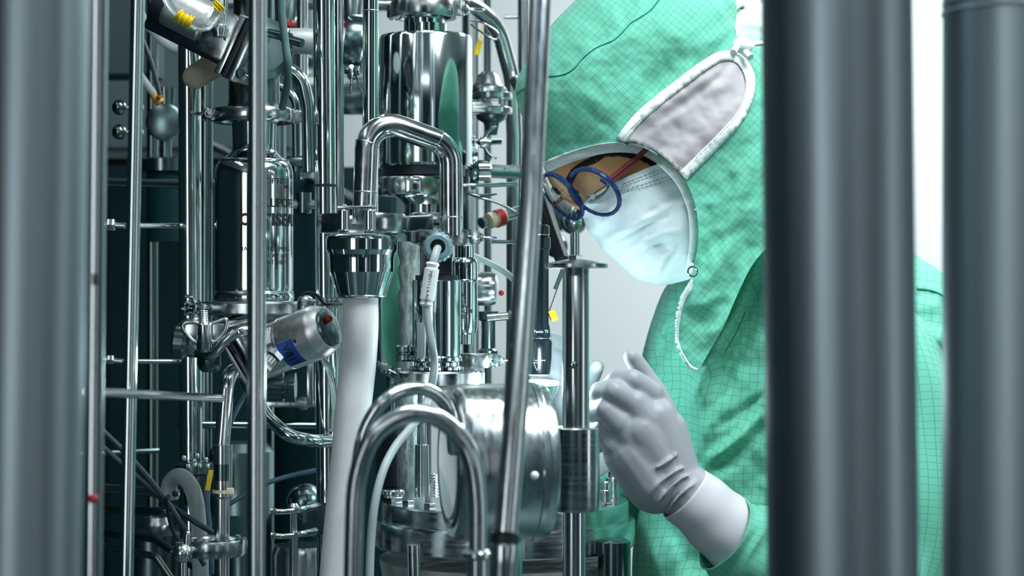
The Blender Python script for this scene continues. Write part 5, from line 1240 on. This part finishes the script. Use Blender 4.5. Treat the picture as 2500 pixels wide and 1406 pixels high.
# clamp levers low
cl = root('lever_clamp', P(720, 1280, 2.12), 'double lever clamp at the lower middle, left of the white hose', 'clamp')
for y_ in (1245, 1305):
    mb = MB(); sweep(mb, spline(pp([(662, y_+2, 2.10), (690, y_+4, 2.10), (735, y_-2, 2.11), (768, y_-8, 2.14)])), lerp_list([S(9, 2.1), S(7, 2.1), S(8, 2.1), S(10, 2.1)], 31), 14); mb.build('lever', steel, cl)
mb = MB(); vl(mb, 717, 2.11, [(1228, 8), (1236, 14), (1250, 9), (1300, 9), (1306, 15), (1318, 11), (1420, 11)], 20); mb.build('pivot', satin, cl)
mb = MB(); lathe(mb, P(740, 1275, 2.2), D(.9, -.2), [(0, S(30, 2.2)), (.01, S(46, 2.2)), (.05, S(50, 2.2)), (.055, S(30, 2.2))], 8); mb.build('housing', dsteel, cl)
mb = MB(); ball(mb, P(745, 1225, 2.28), S(46, 2.28)); one('dark_ball_valve', mb, dsteel, 'dark rounded valve above the lever clamp', 'valve')
mb = MB(); vl(mb, 740, 2.4, [(1330, 70), (1350, 78), (1600, 78)], 40); one('small_drum', mb, satin, 'pale drum at the bottom left of the white hose', 'drum')

# ---- top-left tilted actuator
ta = root('valve_actuator', P(500, 60, 2.12), 'dark-bodied tilted valve actuator at the top left with yellow hose fittings', 'actuator')
TA = P(415, 22, 2.15); TD = (P(588, 108, 2.13)-P(415, 22, 2.15)).normalized(); RT = S(62, 2.14)
mb = MB(); lathe(mb, TA-TD*.010, TD, [(0, RT*.72), (.003, RT*.86), (.012, RT*.98), (.02, RT), (.060, RT), (.062, RT*.93), (.066, RT*.93)], 72); mb.build('can', brushed, ta)
_, tu, tv = frame(TD, -Y_)
mb = MB(); lathe(mb, TA-TD*.012, TD, [(0, RT*.60), (0, RT*.95), (.010, RT*1.03), (.016, RT*1.03), (.017, RT*.9)], 72); mb.build('end_cap', rubber, ta)
dnT = -(Z_-TD*Z_.dot(TD)).normalized()
mb = MB(); obox(mb, TA+TD*.044+dnT*RT*.52, TD, dnT, .056, S(48, 2.1), RT*.56, .004); mb.build('switch_box', blackgloss, ta)
mb = MB(); obox(mb, TA+TD*.072-Y_*.004, TD, dnT, .016, RT*.80, RT*.92, .003); mb.build('block', cast, ta)
mb = MB(); c = TA+TD*.078-Y_*(RT*.80+.004)+dnT*.002; lathe(mb, c, -Y_, [(-.004, .0034), (.0006, .0034)], 18); mb.build('screw_hole', ink, ta)
for o_, m_ in ((.090, cast), (.0985, rubber), (.106, cast)):
    mb = MB(); obox(mb, TA+TD*o_+dnT*.004, dnT, TD, RT*1.25, RT*.9, .0042 if m_ is cast else .003, .002); mb.build('flange_plate' if m_ is cast else 'diaphragm', m_, ta)
for sx_, cx_, cy_ in ((1, 530, 85),):
    mb = MB(); vl(mb, 537, 2.06, [(20, 12), (30, 12), (34, 15), (60, 15), (64, 20), (74, 21), (84, 17), (90, 17)], 28); mb.build('hose_port', cast, ta)
mb = MB(); cyl(mb, P(551, -20, 2.07), P(551, 40, 2.07), S(4, 2.07), 12); mb.build('pin', satin, ta)
mb = MB(); lathe(mb, P(592, 180, 2.08), -Y_, [(0, S(16, 2.1)), (.004, S(16, 2.1)), (.007, S(10, 2.1))], 24); mb.build('ball_nut', steel, ta)
mb = MB(); lathe(mb, P(618, 135, 2.2), Vector((.35, -1, .1)), [(0, S(74, 2.2)), (.01, S(80, 2.2)), (.04, S(78, 2.2)), (.05, S(60, 2.2))], 48); one('round_flange', mb, dsteel, 'dark round flange behind the front tube near the top', 'flange')
h1 = hose('clear_hose', [(396, -30, 2.06), (412, 8, 2.05), (430, 32, 2.04), (452, 48, 2.04)], 11, clearm, 'clear hose entering the left yellow fitting at the top')
h2 = hose('clear_hose', [(464, 56, 2.04), (488, 66, 2.03), (510, 62, 2.03), (524, 44, 2.04), (533, 20, 2.05), (538, -30, 2.06)], 11, clearm, 'clear hose looping between the two yellow fittings at the top')
for nm, pts_, lab in (('yellow_fitting', [(434, 34, 2.035), (446, 45, 2.035), (458, 50, 2.035), (470, 56, 2.035)], 'yellow push fitting on the left of the clear loop'), ('yellow_fitting', [(526, 22, 2.04), (534, 14, 2.04), (540, 8, 2.04)], 'yellow push fitting above the clear loop')):
    mb = MB(); pth = spline(pp(pts_), 8); sweep(mb, pth, [S(14.5+2.5*math.sin(i*1.15), 2.04) for i in range(len(pth))], 20); one(nm, mb, yellow, lab, 'fitting')
mb = MB(); capsules(mb, [(P(476, 188, 2.16), S(30, 2.16), P(560, 135, 2.20), S(33, 2.16))], 32); one('felt_muffler', mb, beige, 'beige porous felt muffler under the top actuator', 'muffler')
# bolts right of front tube, green cable
mb = MB(); cyl(mb, P(650, 78, 2.13), P(708, 92, 2.11), S(12, 2.1), 20); cyl(mb, P(690, 92, 2.10), P(738, 106, 2.09), S(11, 2.1), 20); hexa(mb, P(690, 84, 2.10), D(1, .25), S(19, 2.1), .006); one('flange_bolt', mb, dsteel, 'dark bolt pointing right behind the green cable', 'bolt')
hose('green_cable', [(687, -60, 2.04), (688, 30, 2.04), (696, 100, 2.04), (703, 160, 2.04), (700, 215, 2.06), (690, 262, 2.10)], 9.5, hoseteal, 'slate green cable hanging down right of the front tube', 'cable')
wp = root('white_pipe', P(780, 95, 2.36), 'dull white horizontal pipe behind the banded tube', 'pipe')
mb = MB(); lathe(mb, P(664, 96, 2.36), D(1, .06), [(0, S(20, 2.36)), (.02, S(30, 2.36)), (.04, S(32, 2.36)), (.092, S(32, 2.36))], 40); mb.build('barrel', vary(mat('bead_blasted_steel', (.62, .66, .67), .5, .6), (200, 200, 200), .85, 1.1), wp)
triclamp('pipe_clamp', P(868, 106, 2.30), D(1, .1), S(66, 2.3), S(44, 2.3), Vector((0, -.4, -1)), 'dark upright clamp on the white pipe left of the drop pipe', m=dsteel, wing=1.0)
hose('clamp_chain', [(868, 165, 2.28), (872, 195, 2.28), (884, 225, 2.29)], 2.2, dsteel, 'thin dark wire hanging from the upright clamp', 'wire')
# arched pipes right of front tube
pipe('arched_pipe', [(560, 150, 2.45), (670, 158, 2.42), (735, 180, 2.42), (752, 260, 2.42), (755, 420, 2.42)], 17, steel, 'arched polished pipe behind the green cable', fil=70, n=28)
pipe('arched_pipe', [(640, 205, 2.5), (690, 210, 2.5), (722, 240, 2.5), (724, 420, 2.5)], 10, dsteel, 'smaller dark arched pipe under the polished arch', fil=50)
# background clutter, blurred
def blob(name, x_, y_, Y__, parts_, label, cat, m_=dsteel):
    r0 = root(name, P(x_, y_, Y__), label, cat)
    for nm, prof_, ax_, mm in parts_:
        mb = MB(); A = P(prof_[0][0], prof_[0][1], Y__); lathe(mb, A, ax_, [(S(d, Y__), S(r, Y__)) for d, r in prof_[1]], 28); mb.build(nm, mm, r0)
    mount(r0, P(x_, y_, Y__), Vector((P(x_, y_, Y__).x, 3.43, P(x_, y_, Y__).z)), .008)
    return r0
upright(462, 2.42, 28, steel, 'thick polished tube in the shadow left of the lettered housing', 468)
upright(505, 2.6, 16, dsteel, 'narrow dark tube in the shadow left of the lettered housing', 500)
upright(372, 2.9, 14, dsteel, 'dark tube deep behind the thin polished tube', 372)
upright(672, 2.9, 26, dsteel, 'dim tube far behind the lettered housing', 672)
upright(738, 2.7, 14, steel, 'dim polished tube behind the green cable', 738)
pipe('cross_rail', [(214, 956, 1.62), (330, 962, 1.75), (540, 972, 2.1)], 11, steel, 'polished rail crossing the dark lower left', 'rail')
pipe('cross_rail', [(200, 443, 2.5), (455, 450, 2.44), (480, 451, 2.42)], 11, steel, 'polished rail crossing the upper left shadows', 'rail')
pipe('cross_rail', [(180, 1110, 2.8), (385, 1100, 2.9)], 7, dsteel, 'dim rail at the lower left edge', 'rail')
blob('gauge_valve', 405, 300, 2.8, [('dial', ((405, 300), [(0, 40), (12, 46), (22, 46), (26, 38)]), -Y_, dsteel), ('stem', ((405, 340), [(0, 14), (60, 14)]), -Z_, dsteel), ('boss', ((405, 255), [(0, 20), (40, 22)]), Z_, dsteel)], 'dark round gauge valve blurred behind the thin tube', 'valve')
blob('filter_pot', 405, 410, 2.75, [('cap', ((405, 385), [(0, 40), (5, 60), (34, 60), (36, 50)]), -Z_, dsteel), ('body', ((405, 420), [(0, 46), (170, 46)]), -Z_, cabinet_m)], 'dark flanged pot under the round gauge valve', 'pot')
for y_, lab in ((262, 'upper round knob on the dark edge at the far left'), (322, 'lower round knob on the dark edge at the far left')):
    r0 = root('ball_knob', P(292, y_, 2.5), lab, 'knob'); mb = MB(); ball(mb, P(292, y_, 2.5), S(19, 2.5)); mb.build('knob', dsteel, r0); mb = MB(); cyl(mb, P(292, y_, 2.5), P(350, y_, 2.5), S(7, 2.5), 12); mb.build('spindle', satin, r0)
r0 = root('hex_plug', P(272, 551, 2.3), 'small bright plug sticking out between the left tubes', 'plug'); mb = MB(); cyl(mb, P(252, 548, 2.3), P(305, 551, 2.3), S(8, 2.3), 14); cyl(mb, P(305, 551, 2.3), P(440, 551, 2.43), S(7, 2.3), 12); mb.build('shank', satin, r0); mb = MB(); hexa(mb, P(262, 549, 2.3), X_, S(16, 2.3), S(18, 2.3)); mb.build('nut', satin, r0)
r0 = root('hex_plug', P(270, 880, 2.4), 'dim plug between the left tubes, above the lower rail', 'plug'); mb = MB(); cyl(mb, P(246, 876, 2.4), P(300, 882, 2.4), S(7, 2.4), 14); cyl(mb, P(300, 882, 2.4), P(445, 882, 2.43), S(6, 2.4), 12); mb.build('shank', satin, r0); mb = MB(); hexa(mb, P(262, 878, 2.4), X_, S(12, 2.4), S(16, 2.4)); mb.build('nut', satin, r0)
hose('clear_hose', [(330, 20, 2.6), (370, 70, 2.6), (410, 110, 2.6), (460, 130, 2.6)], 12, milky, 'pale hose curving behind the thin polished tube at the top left')
hose('clear_hose', [(340, 180, 2.6), (365, 215, 2.6), (385, 240, 2.6)], 9, milky, 'short pale hose with an orange end behind the thin tube')
mb = MB(); cyl(mb, P(386, 240, 2.6), P(391, 232, 2.5), .003, 8); cyl(mb, P(376, 230, 2.6), P(392, 252, 2.6), S(12, 2.6), 16); one('orange_ferrule', mb, mat('orange_plastic', (.62, .30, .04), .4), 'orange end piece on the short pale hose', 'fitting')
hose('dark_hose', [(330, 60, 2.5), (365, 140, 2.5), (390, 230, 2.5)], 6, hosedark, 'thin dark cable beside the short pale hose', 'cable')
mb = MB(); obox(mb, P(300, 70, 3.2), X_, Z_, S(90, 3.2), .05, S(120, 3.2), .006); one('grey_box', mb, wallmid, 'plain grey box far behind at the top left', 'box')
mb = MB(); lathe(mb, P(720, 200, 3.0), X_, [(0, S(70, 3)), (.02, S(80, 3)), (.22, S(80, 3)), (.24, S(66, 3))], 40); one('white_drum', mb, satin, 'pale blurred drum behind the banded tube', 'drum')
pipe('high_manifold', [(560, 5, 2.9), (960, 12, 2.9)], 16, satin, 'bright horizontal manifold along the top edge', 'pipe')
for x_, w_, lab in ((700, 22, 'blurred valve head at the top right of the green cable'), (860, 20, 'blurred valve head at the top between the two straight pipes')):
    blob('capped_valve', x_, 20, 2.85, [('cap', ((x_, 60), [(0, w_*.8), (20, w_*1.3), (60, w_*1.5), (70, w_)]), Z_, satin), ('ring', ((x_, 66), [(0, w_*1.45), (8, w_*1.45)]), Z_, red)], lab, 'valve')
# lower left: hoses and cables
hose('milky_hose', [(415, 1220, 2.3), (415, 1180, 2.3), (440, 1162, 2.29), (468, 1190, 2.28), (482, 1250, 2.27), (488, 1320, 2.27), (490, 1420, 2.27)], 20, milky, 'thick milky hose arching in the lower left', n=24)
hose('dark_cable', [(240, 1040, 2.2), (330, 1130, 2.2), (400, 1215, 2.2), (450, 1290, 2.2), (500, 1380, 2.2)], 7, hosedark, 'dark cable running diagonally across the lower left', 'cable')
hose('dark_cable', [(250, 1090, 2.25), (340, 1170, 2.24), (405, 1225, 2.22), (470, 1270, 2.2), (520, 1300, 2.2)], 7, hosedark, 'second dark cable just under the diagonal one', 'cable')
hose('dark_cable', [(405, 1215, 2.19), (420, 1290, 2.2), (455, 1345, 2.2)], 5, rubber, 'black cable branching down from the cable bundle', 'cable')
mb = MB(); torus(mb, P(402, 1222, 2.2), D(.7, .7), S(14, 2.2), S(6, 2.2), 20, 8); ball(mb, P(428, 1205, 2.19), S(8, 2.2)); one('black_strap', mb, rubber, 'black strap tying the dark cables together', 'strap')
hose('blue_tube', [(560, 1230, 2.24), (650, 1180, 2.24), (760, 1150, 2.24), (880, 1138, 2.26)], 6, bluetube, 'thin blue-grey tube rising right behind the front tube', 'tube')
hose('blue_tube', [(520, 1400, 2.25), (512, 1300, 2.25), (510, 1180, 2.26), (560, 1040, 2.28), (610, 940, 2.3)], 6, bluetube, 'thin blue-grey tube climbing beside the elbow pipe', 'tube')
for k_, (y0, y1) in enumerate(((1190, 1215), (1240, 1260), (1296, 1308), (1330, 1350))):
    pipe('low_manifold', [(230, y0, 2.6), (400, (y0+y1)/2, 2.5), (540, y1, 2.5)] if k_ < 2 else [(230, y0, 2.55), (380, y1+8, 2.45), (620, y1+180*(k_-1), 2.3)], 12-k_, [satin, dsteel, dsteel, cast][k_],
         ['upper dim manifold pipe in the lower left', 'second dim manifold pipe in the lower left', 'sloping dark pipe at the bottom left', 'lowest sloping pipe at the bottom left'][k_], 'pipe')
blob('feed_pump', 380, 1330, 2.7, [('body', ((380, 1280), [(0, 40), (20, 80), (180, 80)]), -Z_, dsteel), ('cap', ((380, 1262), [(0, 30), (18, 36)]), -Z_, satin)], 'dim rounded pump at the bottom left', 'pump')
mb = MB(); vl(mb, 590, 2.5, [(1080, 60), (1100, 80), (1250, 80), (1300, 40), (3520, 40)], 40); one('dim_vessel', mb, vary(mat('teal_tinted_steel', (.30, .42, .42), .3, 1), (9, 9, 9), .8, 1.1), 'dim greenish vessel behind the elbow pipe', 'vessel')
r0 = root('nut_cluster', P(480, 1130, 2.35), 'cluster of small shiny nuts left of the elbow pipe', 'fitting')
for x_, y_ in ((448, 1118), (458, 1138), (480, 1112), (486, 1137), (502, 1122), (506, 1138)):
    mb = MB(); ball(mb, P(x_, y_, 2.33), S(7, 2.33), n=12, m=8); mb.build('nut', steel, r0)
mb = MB(); vl(mb, 480, 2.38, [(1128, 40), (1134, 50), (1154, 50), (1160, 30), (1230, 30)], 32); mb.build('body', dsteel, r0)
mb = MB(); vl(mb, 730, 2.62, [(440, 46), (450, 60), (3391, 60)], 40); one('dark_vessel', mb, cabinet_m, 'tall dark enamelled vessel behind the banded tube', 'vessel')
blob('dark_fitting', 745, 420, 2.5, [('nut', ((700, 395), [(0, 14), (40, 16), (60, 10)]), X_, dsteel), ('stem', ((742, 470), [(0, 18), (50, 18), (54, 10)]), -Z_, dsteel), ('elbow', ((716, 500), [(0, 12), (60, 12)]), X_, satin)], 'dark tangled fitting between the housing and the banded tube', 'fitting')
